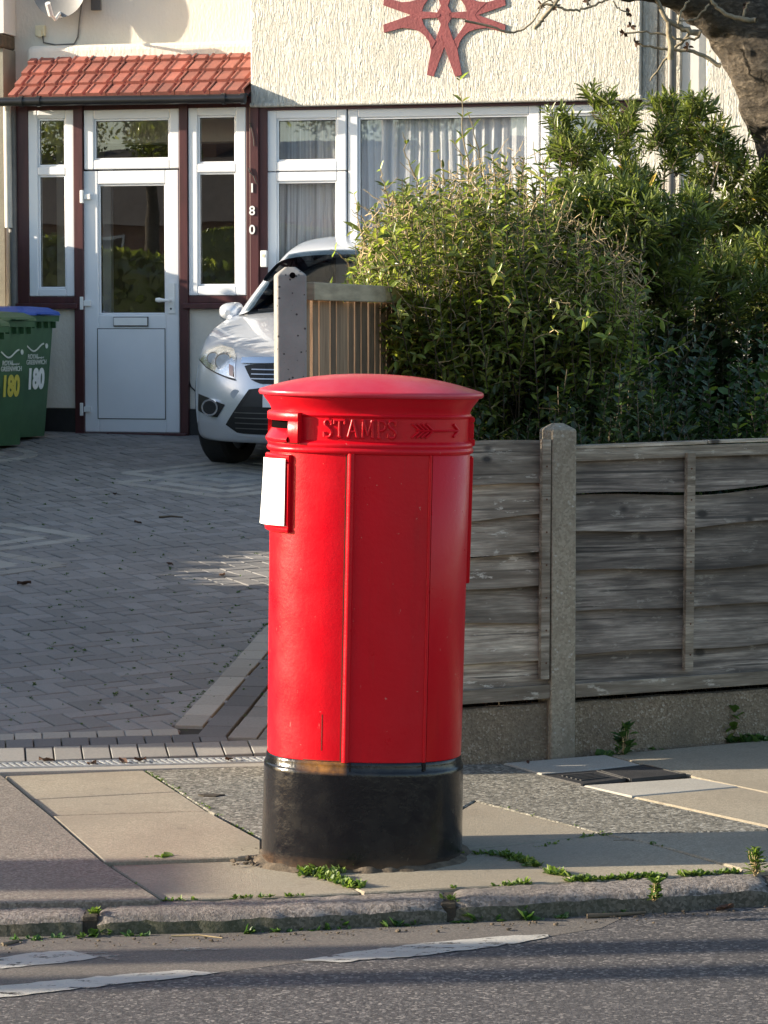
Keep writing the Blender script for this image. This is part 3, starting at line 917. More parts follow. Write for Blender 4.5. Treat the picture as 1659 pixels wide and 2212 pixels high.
# body of the house behind (side walls, back, roof)
m = MB()
m.box(XL, XL + 0.2, 0.86, 7.5, -0.4, ZT); m.box(XR - 0.2, XR, 0.31, 7.5, -0.4, ZT); m.box(XL, XR, 7.51, 7.7, -0.4, ZT)
m.build('side_wall', MAT['cream'], house)
m = MB()
m.add([(XL - .2, -0.35, ZT), (XR + .2, -0.35, ZT), (XR + .2, 3.8, ZT + 2.6), (XL - .2, 3.8, ZT + 2.6), (XR + .2, 8, ZT), (XL - .2, 8, ZT)], [(0, 1, 2, 3), (3, 2, 4, 5), (0, 3, 5), (1, 4, 2), (0, 5, 4, 1)])
m.build('main_roof', MAT['slate'], house)
# low walls and plinth under the windows
PLZ = hp(130, 882)[1]; SIZ = hp(130, 655)[1]
XD0 = hp(170, 700)[0]; XD1 = hp(397, 700)[0]
m = MB()
m.box(XL, XD0, 0.03, 0.25, PLZ, SIZ); m.box(XL - 0.45, XL - .001, 0.35, 0.599, -.4, ZE - 0.3); m.box(XD1, hp(1352, 300)[0] - 0.01, 0.03, 0.25, PLZ, SIZ)
m.build('low_wall', MAT['cream'], house, bevel=0.006)
m = MB()
m.box(XL, XD0, 0.012, 0.25, -0.5, PLZ - 0.001); m.box(XD1, XR, 0.012, 0.018, -0.5, PLZ - 0.001); m.box(XD1, hp(1352, 300)[0] - 0.01, 0.018, 0.25, -0.5, PLZ - 0.001)
m.build('plinth', MAT['plinth'], house)
# maroon frame: posts, head, sill
m = MB()
ZH = ZE - 0.005
def post(x0, x1, y0=-0.012, y1=0.10, zt=None, zb=None):
    X0, X1 = hp(x0, 440)[0], hp(x1, 440)[0]
    m.box(X0, X1, y0, y1, SIZ + 0.0 if zb is None else zb, ZH if zt is None else zt)
post(34, 62, 0.0, 0.10); post(160, 180, zb=-0.03); post(388, 406, zb=-0.03)
ZH2 = hp(800, 231)[1]
post(532, 577, 0.0, 0.10)
X5, X6 = hp(541, 440)[0], hp(560, 440)[0]
m.box(X5, X6, -0.02, -0.0005, SIZ, ZH)
m.box(hp(34, 440)[0], hp(532, 440)[0], 0.004, 0.098, hp(300, 237)[1], ZH - 0.001)
m.box(hp(577, 440)[0] + 0.001, hp(1352, 440)[0], 0.004, 0.10, ZH2 - 0.012, ZW - 0.023)
m.box(hp(1340, 440)[0], hp(1354, 440)[0], 0.003, 0.10, SIZ, ZW - 0.024)
m.box(hp(62, 640)[0] - .01, hp(160, 640)[0] + .01, 0.006, 0.09, SIZ - 0.0005, hp(110, 641)[1]); m.box(hp(407, 640)[0] - .01, hp(531, 640)[0] + .01, 0.006, 0.09, SIZ - 0.0005, hp(470, 639)[1])
m.build('timber_frame', MAT['maroon'], house, bevel=0.004)
m = MB()
m.box(hp(34, 440)[0], XD0 - 0.002, -0.035, 0.12, SIZ - 0.045, SIZ - 0.001); m.box(XD1 + 0.002, hp(1352, 440)[0], -0.035, 0.12, SIZ - 0.045, SIZ - 0.001)
m.build('window_sill', MAT['maroon'], house, bevel=0.006)
m = MB(); m.box(XD0 - 0.02, XD1 + 0.03, -0.05, 0.12, -0.10, 0.008); m.build('door_step', MAT['maroon'], house, bevel=0.005)
# rooms behind the glass
m = MB()
XI = hp(541, 440)[0]
m.add([(XL + .1, 0.12, -0.1), (XI, 0.12, -0.1), (XI, 1.7, -0.1), (XL + .1, 1.7, -0.1), (XL + .1, 0.12, ZE - .02), (XI, 0.12, ZE - .02), (XI, 1.7, ZE - .02), (XL + .1, 1.7, ZE - .02)],
      [(0, 1, 2, 3), (7, 6, 5, 4), (3, 2, 6, 7), (0, 3, 7, 4), (1, 5, 6, 2)])
m.build('porch_room', MAT['interior'], house)
m = MB()
XI2 = hp(577, 440)[0]; XI3 = hp(1352, 440)[0]
m.add([(XI2, 0.12, -0.1), (XI3, 0.12, -0.1), (XI3, 3.7, -0.1), (XI2, 3.7, -0.1), (XI2, 0.12, ZW), (XI3, 0.12, ZW), (XI3, 3.7, ZW), (XI2, 3.7, ZW)],
      [(0, 1, 2, 3), (7, 6, 5, 4), (3, 2, 6, 7), (0, 3, 7, 4), (1, 5, 6, 2)])
m.build('front_room', MAT['interior2'], house)
# inner door frame and curtain strip seen through the porch glass
m = MB()
for px in (222, 112):
    X = hp(px, 500, 1.3)[0]
    m.box(X, X + 0.07, 1.30, 1.36, -0.1, 2.2)
X = hp(222, 500, 1.3)[0]; m.box(X - 0.5, X, 1.302, 1.358, hp(222, 655, 1.3)[1], hp(222, 640, 1.3)[1])
m.build('inner_frame', MAT['upvc'], house)

# ---- upvc units
def unit(name, px, panes, d=0.0, dep=0.07, wmat='upvc', beads=True, label=None):
    """outer frame px rect, panes px rects stacked top to bottom"""
    X0, X1, Z0, Z1 = hr(*px, d)
    m = MB()
    O = [hr(*p, d) for p in panes]
    ox0 = min(o[0] for o in O); ox1 = max(o[1] for o in O)
    m.box(X0, ox0, d, d + dep, Z0, Z1); m.box(ox1, X1, d, d + dep, Z0, Z1)
    O.sort(key=lambda o: -o[3])
    zt = Z1
    for o in O:
        m.box(ox0, ox1, d + 0.0005, d + dep, o[3], zt); zt = o[2]
    m.box(ox0, ox1, d + 0.0005, d + dep, Z0, zt)
    f = m.build(name, MAT[wmat], house, bevel=0.007)
    if label: f['label'] = label
    for o in O:
        b_ = MB(); t = 0.016
        b_.box(ox0, ox0 + t, d + 0.014, d + dep - 0.01, o[2], o[3]); b_.box(ox1 - t, ox1, d + 0.014, d + dep - 0.01, o[2], o[3])
        b_.box(ox0 + t, ox1 - t, d + 0.014, d + dep - 0.01, o[2], o[2] + t); b_.box(ox0 + t, ox1 - t, d + 0.014, d + dep - 0.01, o[3] - t, o[3])
        b_.build('glazing_bead', MAT['upvc'], f, bevel=0.005)
        s_ = MB(); k = t + 0.004
        s_.box(ox0 + t - .001, ox0 + k, d + 0.024, d + 0.034, o[2] + t, o[3] - t); s_.box(ox1 - k, ox1 - t + .001, d + 0.024, d + 0.034, o[2] + t, o[3] - t)
        s_.box(ox0 + k, ox1 - k, d + 0.024, d + 0.034, o[3] - k, o[3] - t + .001); s_.box(ox0 + k, ox1 - k, d + 0.024, d + 0.034, o[2] + t - .001, o[2] + k)
        s_.build('seal', MAT['seal'], f)
        p = MB(); p.box(ox0 + t, ox1 - t, d + 0.028, d + 0.031, o[2] + t, o[3] - t)
        p.build('pane', MAT['glass'], f)
    return f
unit('porch_window', (62, 238, 160, 640), [(82, 256, 141, 360), (82, 378, 141, 624)], label='narrow window left of the door')
unit('fanlight', (181, 236, 387, 365), [(202, 256, 366, 345)], label='wide light above the door')
unit('porch_window', (407, 232, 531, 638), [(427, 249, 509, 353), (427, 372, 509, 618)], label='narrow window right of the door')
unit('casement', (577, 236, 748, 369), [(597, 255, 728, 348)], d=0.02)
unit('casement', (577, 371, 748, 645), [(597, 391, 728, 626)], d=0.02)
unit('picture_window', (752, 229, 1164, 645), [(773, 250, 1142, 626)], d=0.03)
unit('casement', (1168, 225, 1341, 362), [(1188, 245, 1321, 342)], d=0.02)
unit('casement', (1168, 364, 1341, 645), [(1188, 384, 1321, 626)], d=0.02)
# door
dr = unit('front_door', (180, 368, 387, 934), [(212, 397, 358, 680)], d=0.014, dep=0.06)
X0, X1, Z0, Z1 = hr(212, 711, 356, 904, 0.012)
m = MB(); m.box(X0, X1, 0.0105, 0.0138, Z0, Z1); m.build('lower_panel', MAT['upvc'], dr, bevel=0.003)
m = MB(); t_ = 0.006
m.box(X0 - t_, X0 - .0005, 0.0115, 0.0139, Z0 - t_, Z1 + t_); m.box(X1 + .0005, X1 + t_, 0.0115, 0.0139, Z0 - t_, Z1 + t_); m.box(X0, X1, 0.0115, 0.0139, Z0 - t_, Z0 - .0005); m.box(X0, X1, 0.0115, 0.0139, Z1 + .0005, Z1 + t_)
m.build('panel_seal', MAT['seal'], dr)
X0, X1, Z0, Z1 = hr(246, 686, 318, 703, 0.0)
m = MB(); m.box(X0 - .006, X1 + .006, 0.004, 0.0139, Z0 - .008, Z1 + .006, 1); m.box(X0, X1, -0.006, 0.0039, Z0, Z1, 0)
m.build('letterbox', [MAT['white'], MAT['seal']], dr, bevel=0.002)
m = MB()
X0, X1, Z0, Z1 = hr(363, 612, 377, 677, 0.0)
m.box(X0, X1, 0.003, 0.0139, Z0, Z1)
XH, ZHn = hp(368, 649, 0)
m.tube([(XH, 0.003, ZHn), (XH, -0.045, ZHn)], 0.011)
m.tube([(XH, -0.045, ZHn), (XH - 0.04, -0.05, ZHn), (XH - 0.075, -0.05, ZHn + 0.003), (XH - 0.10, -0.048, ZHn + 0.004)], [0.011, 0.013, 0.019, 0.015], 10)
m.build('door_handle', MAT['white'], dr, smooth=50)
m = MB(); X, Z = hp(369, 667, 0); m.tube([(X, 0.0028, Z), (X, 0.0008, Z)], 0.008, 10); m.build('keyhole', MAT['seal'], dr)
for py in (425, 655, 884):
    m = MB()
    X, Z = hp(180, py, 0)
    m.box(X - 0.022, X + 0.004, -0.022, 0.012, Z - 0.05, Z + 0.05); m.box(X + 0.005, X + 0.06, -0.012, 0.0138, Z - 0.022, Z + 0.022)
    m.build('hinge', MAT['white'], dr, bevel=0.004)

# ---- lean-to porch roof
EV, RD = -0.14, 0.58
xe0, ze = hp(20, 213, EV); xr0, zr = hp(76, 118, RD)
xe1 = XP - 0.004
zev = hp(300, 211, EV)[1]; zrd = hp(310, 117, RD)[1]
m = MB()
NC = 4
nxs = 420
def roofpt(u, s, h):
    """u 0..1 across (left verge runs in), s 0 eave..1 ridge"""
    x = (xe0 + (xr0 - xe0) * s) * (1 - u) + xe1 * u
    y = EV + (RD - EV) * s; z = zev + (zrd - zev) * s
    nv = Vector((0, -(zrd - zev), (RD - EV))).normalized()
    return Vector((x, y, z)) + nv * h
PW = 0.138
def tprof(x):
    f = (x / PW) % 1.0
    if f < 0.60: return 0.020
    if f < 0.68: return 0.020 - 0.020 * (f - .60) / .08
    if f < 0.80: return 0.0
    if f < 0.84: return 0.026 * (f - .80) / .04
    if f < 0.94: return 0.026
    return 0.026 - 0.006 * (f - .94) / .06
for c in range(NC):
    sa, sb = c / NC - 0.01, (c + 1) / NC + 0.06
    us = np.linspace(0, 1, nxs)
    tilew = PW * 2
    prevk = None; seg = []
    def flush(seg):
        if len(seg) < 2: return
        rows = []
        for (s, lift) in ((sa, -0.006), (sa, 0.030), (sa + 0.012, 0.032), ((sa + sb) / 2, 0.016), (sb, 0.0)):
            rows.append([roofpt(u, s, lift + tp + dl) for u, tp, dl in seg])
        m.grid(rows)
    for u in us:
        x = xe0 * (1 - u) + xe1 * u
        k = math.floor((x + 20) / tilew + 0.0)
        if k != prevk:
            flush(seg); seg = []
            dl = random.uniform(-0.0025, 0.0025); prevk = k
        seg.append((u, tprof(x + 20), dl))
    flush(seg)
m.build('porch_roof', MAT['tile'], house, smooth=40)
m = MB()
m.grid([[roofpt(0, 0.0, -0.02), roofpt(1, 0.0, -0.02)], [roofpt(0, 1.02, -0.02), roofpt(1, 1.02, -0.02)]])
m.grid([[roofpt(0, -0.0, -0.02), roofpt(0, 1.0, -0.02)], [roofpt(0, 0, 0.012), roofpt(0, 1.0, 0.012)]])
m.add([(xe0 + 0.03, EV + 0.0, ZE - 0.01), (xe0 + 0.03, 0.6, ZE - 0.01), (xr0, 0.6, zrd - 0.03), (xe0 + 0.03, EV + 0.02, zev - 0.03)], [(0, 1, 2, 3)])
m.build('roof_underlay', MAT['tile'], house)
m = MB()
gy = EV - 0.035; gz0 = hp(20, 222, EV)[1]; gz1 = hp(530, 215, EV)[1]
m.tube([(xe0 - 0.06, gy, gz0 + 0.005), (xe1 - 0.005, gy, gz1 + 0.005)], 0.035, 14)
m.box(xe0 + 0.03, xe1 - 0.002, EV + 0.005, EV + 0.022, ZE - 0.01, zev - 0.022)
m.box(xe0 + 0.03, xe1 - 0.002, EV + 0.0225, -0.021, ZE - 0.004, ZE + 0.012)
gt = m.build('gutter', MAT['blackplastic'], house, smooth=40)
for px in (50, 88, 487, 528):
    X = hp(px, 215, EV)[0]; zz = gz0 + (gz1 - gz0) * (X - xe0) / (xe1 - xe0) + 0.005
    b_ = MB(); b_.tube([(X - 0.016, gy, zz), (X + 0.016, gy, zz)], 0.042, 14); b_.build('gutter_bracket', MAT['blackplastic'], gt, smooth=40)
m = MB()
X = hp(17, 300, -0.05)[0]; Z1 = hp(17, 228, -0.05)[1]; Z0 = hp(17, 492, -0.05)[1]
m.tube([(X + 0.03, -0.14, Z1 + 0.03), (X, -0.06, Z1 - 0.04), (X, -0.05, Z0)], 0.030, 10); m.build('downpipe', MAT['whitepipe'], house, smooth=40)
m = MB(); X = hp(27, 300, 0.0)[0]; m.tube([(X, -0.01, ZE - 0.02), (X, -0.01, 0.0)], 0.036, 10); m.build('downpipe', MAT['greypipe'], house, smooth=40)
X = hp(1451, 200, -0.04)[0]
m = MB(); m.tube([(X, -0.045, 0), (X, -0.045, ZT - 0.1)], 0.034, 12)
m.build('downpipe', MAT['greypipe'], house, smooth=40)
m = MB(); X = hp(1419, 200, 0)[0]; m.tube([(X, 0.012, ZW - 0.4), (X + 0.01, 0.012, ZT - .2)], 0.006, 6); m.build('wall_cable', MAT['cable'], house)

# ---- star relief on the wall
sc = 0
def star():
    m = MB()
    def P(x, y):                                # crop pixels of the survey -> wall
        return hp(486 + x / 2.56, y / 2.56, -0.03)
    cx, cy = 1215, 84
    def band(pts, th=0.026, w0=None):
        n = len(pts)
        V = [P(x, y) for x, y in pts]
        vs = [(x, -0.03 - th, z) for x, z in V] + [(x, -0.0295, z) for x, z in V]
        fs = [tuple(range(n)), tuple(reversed(range(n, 2 * n)))] + [(i, n + i, n + (i + 1) % n, (i + 1) % n) for i in range(n)]
        m.add(vs, fs)
    def sym(pts):
        for sx in (1, -1):
            for sy in (1, -1):
                q = [(cx + (x - cx) * sx, cy + (y - cy) * sy) for x, y in pts]
                if sx * sy < 0: q.reverse()
                yield q
    arms = [
        [(1553, 138), (1548, 182), (1450, 155), (1390, 96), (1384, 78)],                  # shallow arm
        [(1390, 96), (1450, 155), (1395, 160), (1350, 176), (1322, 200), (1300, 232), (1288, 275), (1262, 232), (1330, 135), (1338, 104)],   # web of shallow and steep arms
        [(1288, 275), (1312, 415), (1275, 424), (1216, 262), (1232, 200), (1262, 215)],   # steep arm
        [(1384, 78), (1390, 96), (1338, 104), (1255, 98), (1240, 90), (1240, 78)],        # inner horizontal band
        [(1215, 84), (1240, 78), (1240, 90), (1255, 98), (1234, 135), (1262, 215), (1232, 200), (1216, 262), (1213, 262)],
    ]
    k = 0
    for a in arms:
        for q in sym(a):
            band(q, 0.012 + 0.0005 * (k % 9)); k += 1
    return m.build('star_relief', MAT['star'], house)
star()
# ---- numerals on the post, bell push
def text_mesh(txt, size, ext, bold=0.012):
    cu = bpy.data.curves.new('t', 'FONT'); cu.body = txt; cu.size = size; cu.extrude = ext
    cu.align_x = 'CENTER'; cu.align_y = 'CENTER'; cu.offset = size * bold; cu.resolution_u = 4
    o = bpy.data.objects.new('t', cu); COL.objects.link(o)
    dg = bpy.context.evaluated_depsgraph_get()
    me = bpy.data.meshes.new_from_object(o.evaluated_get(dg))
    vs = [v.co.copy() for v in me.vertices]; fs = [tuple(p.vertices) for p in me.polygons]
    bpy.data.objects.remove(o); bpy.data.curves.remove(cu); bpy.data.meshes.remove(me)
    return vs, fs
for ch, py in (('1', 407), ('8', 456), ('0', 497)):
    X, Z = hp(545, py, -0.02)
    vs, fs = text_mesh(ch if ch != '1' else 'I', 0.098, 0.004)
    m = MB(); m.add([(X + v.x, -0.0242 - v.z, Z + v.y) for v in vs], fs)
    m.build('house_number', MAT['white'], house)
X0, X1, Z0, Z1 = hr(563, 541, 577, 577, -0.02)
m = MB(); m.box(X0, X1, -0.03, -0.0005, Z0, Z1); bell = m.build('bell_push', MAT['white'], house, bevel=0.006)
m = MB(); m.tube([((X0 + X1) / 2, -0.03, Z1 - 0.04), ((X0 + X1) / 2, -0.033, Z1 - 0.04)], 0.012, 12); m.build('bell_button', MAT['cream_plastic'], bell)
for pp, dd, rr in (([(536, 362), (540, 372), (548, 380), (552, 392), (557, 398)], -.03, .006), ([(540, 265), (544, 280), (548, 300), (549, 315)], -.026, .004), ([(410, 662), (400, 680), (396, 715), (399, 770), (404, 810), (412, 835), (425, 848)], .018, .006)):
    m = MB(); m.tube([(hp(x, y, dd)[0], dd, hp(x, y, dd)[1]) for x, y in pp], rr, 6); m.build('wall_cable', MAT['cable'], house)
# junction box and its cable on the upper wall
X0, X1, Z0, Z1 = hr(77, 55, 97, 78, 0.58)
m = MB(); m.box(X0, X1, 0.565, 0.60, Z0, Z1); m.box((X0 + X1) / 2 - .01, (X0 + X1) / 2 + .02, 0.55, 0.5645, Z0 - 0.01, Z0 + 0.05); jb = m.build('junction_box', MAT['cream_plastic'], house, bevel=0.004)
m = MB()
pp = [(92, 78), (94, 92), (120, 97), (160, 95), (168, 80), (172, 40), (176, 10), (178, -20)]
m.tube([(hp(x, y, 0.592)[0], 0.592, hp(x, y, 0.592)[1]) for x, y in pp], 0.006, 6); m.build('wall_cable', MAT['greypipe'], house)

# ---- satellite dish
X, Z = hp(128, -26, 0.4)
q = HO + HX * X + HY * 0.38 + Vector((0, 0, Z))
dish = thing('satellite_dish', 'grey satellite dish on the wall above the porch roof, at the top edge', 'satellite dish', q, (0, 0, -HA))
m = MB(); rows = []
for i in range(9):
    r = 0.235 * i / 8
    rows.append([Vector((r * math.cos(a) * 0.95, 0.06 - 0.9 * r * r * 1.0, r * math.sin(a))) for a in np.linspace(0, 2 * math.pi, 36, endpoint=False)])
m.grid(rows, closed=True, flip=True)
rows = [[p + Vector((0, 0.008, 0)) for p in r] for r in rows]
m.grid(rows, closed=True)
m.grid([[p - Vector((0, 0.008, 0)) for p in rows[-1]], rows[-1]], closed=True)
m.build('reflector', MAT['dish'], dish, smooth=60)
m = MB(); m.tube([(0, 0.06, -0.18), (0.01, -0.10, -0.26), (0.012, -0.22, -0.22)], 0.012, 8); m.tube([(0.012, -0.20, -0.235), (0.012, -0.27, -0.15)], 0.022, 8)
m.build('feed_arm', MAT['white'], dish, smooth=40)
m = MB(); m.tube([(0, 0.07, 0), (0.12, 0.12, -0.03), (0.24, 0.2, -0.06)], 0.018, 8); m.box(0.2, 0.28, 0.19, 0.215, -0.16, 0.06)
m.build('wall_bracket', MAT['greypipe'], dish)

# ---- net curtains (they hang behind the glass)
def curtain(x0, x1, d, label, mat, amp, pleat, zt, zb):
    X0, X1 = hp(x0, 440, d)[0], hp(x1, 440, d)[0]
    c = HO + HX * ((X0 + X1) / 2) + HY * d + Vector((0, 0, zb))
    m = MB()
    n = int((X1 - X0) / 0.008)
    xs = np.linspace(X0, X1, n) - (X0 + X1) / 2
    ph = rng.uniform(0, 6, 4)
    rows = []
    for s in np.linspace(0, 1, 14):
        row = []
        for x in xs:
            wv = math.sin(x * 2 * math.pi / pleat + ph[0] + 1.8 * math.sin(x * 7 + ph[1])) + 0.45 * math.sin(x * 2 * math.pi / (pleat * .43) + ph[2])
            row.append(Vector((x + 0.012 * math.sin(s * 3 + x * 9), amp * wv * (0.55 + 0.45 * (1 - s)) + 0.01 * math.sin(5 * x + 2 * s), (zt - zb) * s)))
        rows.append(row)
    m.grid(rows)
    o = m.build('net_curtain' if mat in ('net', 'lace') else 'curtain', MAT[mat], None, smooth=180)
    o.location = c; o.rotation_euler = (0, 0, -HA)
    return tag(o, label, 'curtain')
ZWt = ZW - 0.08
curtain(585, 745, 0.125, 'sheer white net curtain behind the pair of casements beside the numbered post', 'lace', 0.012, 0.085, ZWt, SIZ)
curtain(760, 1160, 0.13, 'wide pleated white net curtain behind the large middle pane', 'net', 0.014, 0.075, ZWt, SIZ)
curtain(1175, 1340, 0.125, 'sheer net curtain behind the right casements, half hidden by the shrub', 'net', 0.012, 0.08, ZWt, SIZ)
curtain(590, 752, 0.22, 'dusky red curtain hanging behind the left net curtain', 'redcurtain', 0.03, 0.12, ZWt - 0.75, SIZ)

# ---- neighbouring houses left and right
nb = thing('neighbouring_house', 'strip of the adjoining olive grey house at the left edge of the picture', 'house', HO + HX * (hp(11, 400, 0.34)[0]), (0, 0, -HA))
m = MB()
zc = hp(6, 70, 0.3)[1]
m.box(-3.2, 0.0, 0.34, 0.597, zc, ZT); m.build('upper_wall', MAT['smoothwall'], nb)
m = MB(); m.box(-3.2, -0.004, 0.33, 0.597, -0.5, zc - 0.12); m.build('wall', MAT['greywall'], nb)
m = MB(); m.box(-3.2, -0.002, 0.29, 0.597, zc - 0.118, zc - 0.002); m.build('ledge', MAT['stem_dark'], nb, bevel=0.02)
m = MB(); m.box(-3.2, -2.9, 0.61, 7.5, -0.5, ZT); m.box(-3.2, 0, 7.51, 7.7, -0.5, ZT); m.build('side_wall', MAT['greywall'], nb)
m = MB(); m.add([(-3.4, 0.0, ZT), (-0.21, 0.0, ZT), (-0.21, 3.8, ZT + 2.6), (-3.4, 3.8, ZT + 2.6), (-0.21, 8, ZT), (-3.4, 8, ZT)], [(0, 1, 2, 3), (3, 2, 4, 5), (0, 3, 5), (1, 4, 2), (0, 5, 4, 1)]); m.build('roof', MAT['slate'], nb)
nb2 = thing('neighbouring_house', 'pale rendered neighbouring house beyond the grey downpipe, behind the tree trunk', 'house', HO + HX * (XR + 0.003), (0, 0, -HA))
m = MB(); xk = hp(1526, 300, -0.0)[0] - XR
m.box(0, xk, 0.04, 0.3, -0.4, ZT); m.build('smooth_wall', MAT['smoothwall'], nb2)
m = MB(); m.box(xk + 0.001, 5.5, -0.08, 0.3, -0.4, ZT); m.build('wall', MAT['bark'], nb2, bevel=0.01)
m = MB(); m.box(5.3, 5.5, 0.31, 7.5, -0.4, ZT); m.box(0, 5.5, 7.51, 7.7, -0.4, ZT); m.build('side_wall', MAT['smoothwall'], nb2)
m = MB(); m.add([(0.21, -0.35, ZT), (5.7, -0.35, ZT), (5.7, 3.8, ZT + 2.6), (0.21, 3.8, ZT + 2.6), (5.7, 8, ZT), (0.21, 8, ZT)], [(0, 1, 2, 3), (3, 2, 4, 5), (0, 3, 5), (1, 4, 2), (0, 5, 4, 1)]); m.build('roof', MAT['slate'], nb2)
# ================================================================== PILLAR BOX
BX = Vector(((781 - 829.5) / 700, 8.57, 0.0))
BX.z = pz(PAVE, BX.x, BX.y)
pbox = thing('pillar_box', 'red cast iron pillar box on a black base, STAMPS and an arrow on its collar', 'post box', BX, (0, R(1.2), 0))
SEN, SEB = 2.45, 0.80
def se(th):
    c, s = math.cos(th), math.sin(th)
    return (math.copysign(abs(c) ** (2 / SEN), c), SEB * math.copysign(abs(s) ** (2 / SEN), s))
_ths = np.linspace(-math.pi / 2, math.pi / 2 * 3, 4001)
_pts = np.array([se(t) for t in _ths])
_arc = np.concatenate([[0], np.cumsum(np.linalg.norm(np.diff(_pts, axis=0), axis=1))])
_per = _arc[-1]
def su(u):
    """unit section point and outward normal at arc length u from the front centre, + to the right"""
    u = u % _per
    x = np.interp(u, _arc, _pts[:, 0]); y = np.interp(u, _arc, _pts[:, 1])
    e = 0.01
    def pp(q):
        q %= _per
        return np.array((np.interp(q, _arc, _pts[:, 0]), np.interp(q, _arc, _pts[:, 1])))
    t = pp(u + e) - pp(u - e); t /= np.linalg.norm(t)
    return x, y, t[1], -t[0]
def bend(s, a, h, z):
    x, y, nx, ny = su(s / a)
    return Vector((x * a + nx * h, y * a + ny * h, z))
def s_of_x(x, a, left=False):
    """arc length of the front point with abscissa x"""
    i = np.where(_pts[:, 1] <= 0.0)[0]
    ii = i[np.argsort(_pts[i, 0])]
    k = np.interp(x / a, _pts[ii, 0], np.where(_arc[ii] > _per / 2, _arc[ii] - _per, _arc[ii]))
    return k * a
NS = 160
def lathe(profile, top_pole=False, dense=None):
    m = MB(); rows = []
    us = np.linspace(0, _per, NS, endpoint=False)
    for z, a in profile:
        rows.append([Vector((su(u)[0] * a, su(u)[1] * a, z)) for u in us] if a > 1e-4 else [Vector((0, 0, z))] * NS)
    m.grid(rows, closed=True)
    return m
lathe([(-0.06, 0.313), (0.05, 0.312), (0.15, 0.311), (0.283, 0.310), (0.292, 0.3095), (0.297, 0.307), (0.300, 0.3045), (0.316, 0.3035), (0.323, 0.3025), (0.3265, 0.300)]).build('base', MAT['black'], pbox, smooth=50)
A0, A1 = 0.2995, 0.3075
def ab(z): return A0 + (A1 - A0) * (z - 0.32) / 0.945
body = lathe([(0.31, A0 - .006), (0.3262, A0 - .003), (0.328, A0), (0.5, ab(.5)), (0.7, ab(.7)), (0.9, ab(.9)), (1.1, ab(1.1)), (1.268, A1)]).build('body', MAT['red'], pbox, smooth=50)
lathe([(1.258, 0.305), (1.2605, 0.314), (1.264, 0.3175), (1.269, 0.319), (1.274, 0.3175), (1.278, 0.3145), (1.281, 0.3155), (1.286, 0.317), (1.291, 0.3155), (1.294, 0.312), (1.296, 0.307), (1.299, 0.3035),
       (1.33, 0.303), (1.368, 0.3032), (1.371, 0.3085), (1.376, 0.311), (1.380, 0.3085), (1.382, 0.3065), (1.386, 0.3068), (1.392, 0.3085), (1.400, 0.3125), (1.410, 0.3195), (1.420, 0.3275), (1.427, 0.332), (1.434, 0.334)]).build('collar', MAT['red'], pbox, smooth=40)
lathe([(1.430, 0.328), (1.4305, 0.341), (1.4325, 0.3445), (1.4365, 0.3465), (1.4435, 0.3462), (1.447, 0.3435), (1.449, 0.338), (1.457, 0.312), (1.468, 0.272), (1.478, 0.228), (1.4865, 0.18), (1.493, 0.125), (1.497, 0.06), (1.498, 0.0)]).build('cap', MAT['redcap'], pbox, smooth=45)

def strip(mb, s0, s1, z0, z1, a, h, ns=None, mi=0, h0=-0.004, bev=0.0):
    """curved bar on the section of half width a, between arcs s0..s1 and heights z0..z1, standing h proud"""
    if s1 < s0: s0, s1 = s1, s0
    n = ns or max(2, int((s1 - s0) / 0.012) + 2)
    aa = a if callable(a) else (lambda z: a)
    S = np.linspace(s0, s1, n)
    zr = [z0, z1]
    o = len(mb.v)
    for s in S:
        e = bev
        ds = 0
        for (z, hh) in ((z0, h0), (z0, 'e' if callable(h) else h - e), (z0 + e, 'h' if callable(h) else h), (z1 - e, 'h' if callable(h) else h), (z1, 'e' if callable(h) else h - e), (z1, h0)):
            if callable(h): hh = hh if hh == h0 else (h(s) if hh == 'h' else h(s) - e)
            mb.v.append(tuple(bend(s, aa(z), hh, z)))
    k = 6
    for i in range(n - 1):
        for j in range(k):
            j2 = (j + 1) % k
            mb.f.append((o + i * k + j, o + i * k + j2, o + (i + 1) * k + j2, o + (i + 1) * k + j)); mb.m.append(mi)
    mb.f.append(tuple(o + j for j in reversed(range(k)))); mb.f.append(tuple(o + (n - 1) * k + j for j in range(k))); mb.m += [mi, mi]
def bead(mb, s, wd, h, z0, z1, a, n=7, mi=0):
    """vertical half round bead"""
    aa = a if callable(a) else (lambda z: a)
    zs = np.linspace(z0, z1, 8)
    rows = []
    for z in zs:
        rows.append([bend(s - wd / 2 * math.cos(t), aa(z), -0.002 + h * math.sin(t), z) for t in np.linspace(0, math.pi, n)])
    mb.grid(rows, mi)
    mb.add(rows[0], [tuple(range(n))], mi); mb.add(rows[-1], [tuple(reversed(range(n)))], mi)
def px2x(px, py):                               # abscissa on the box for a survey pixel
    z = (1855 - py) / 700
    cx = 781 + (1855 - py) * math.tan(R(1.2))
    return (px - cx) / 700
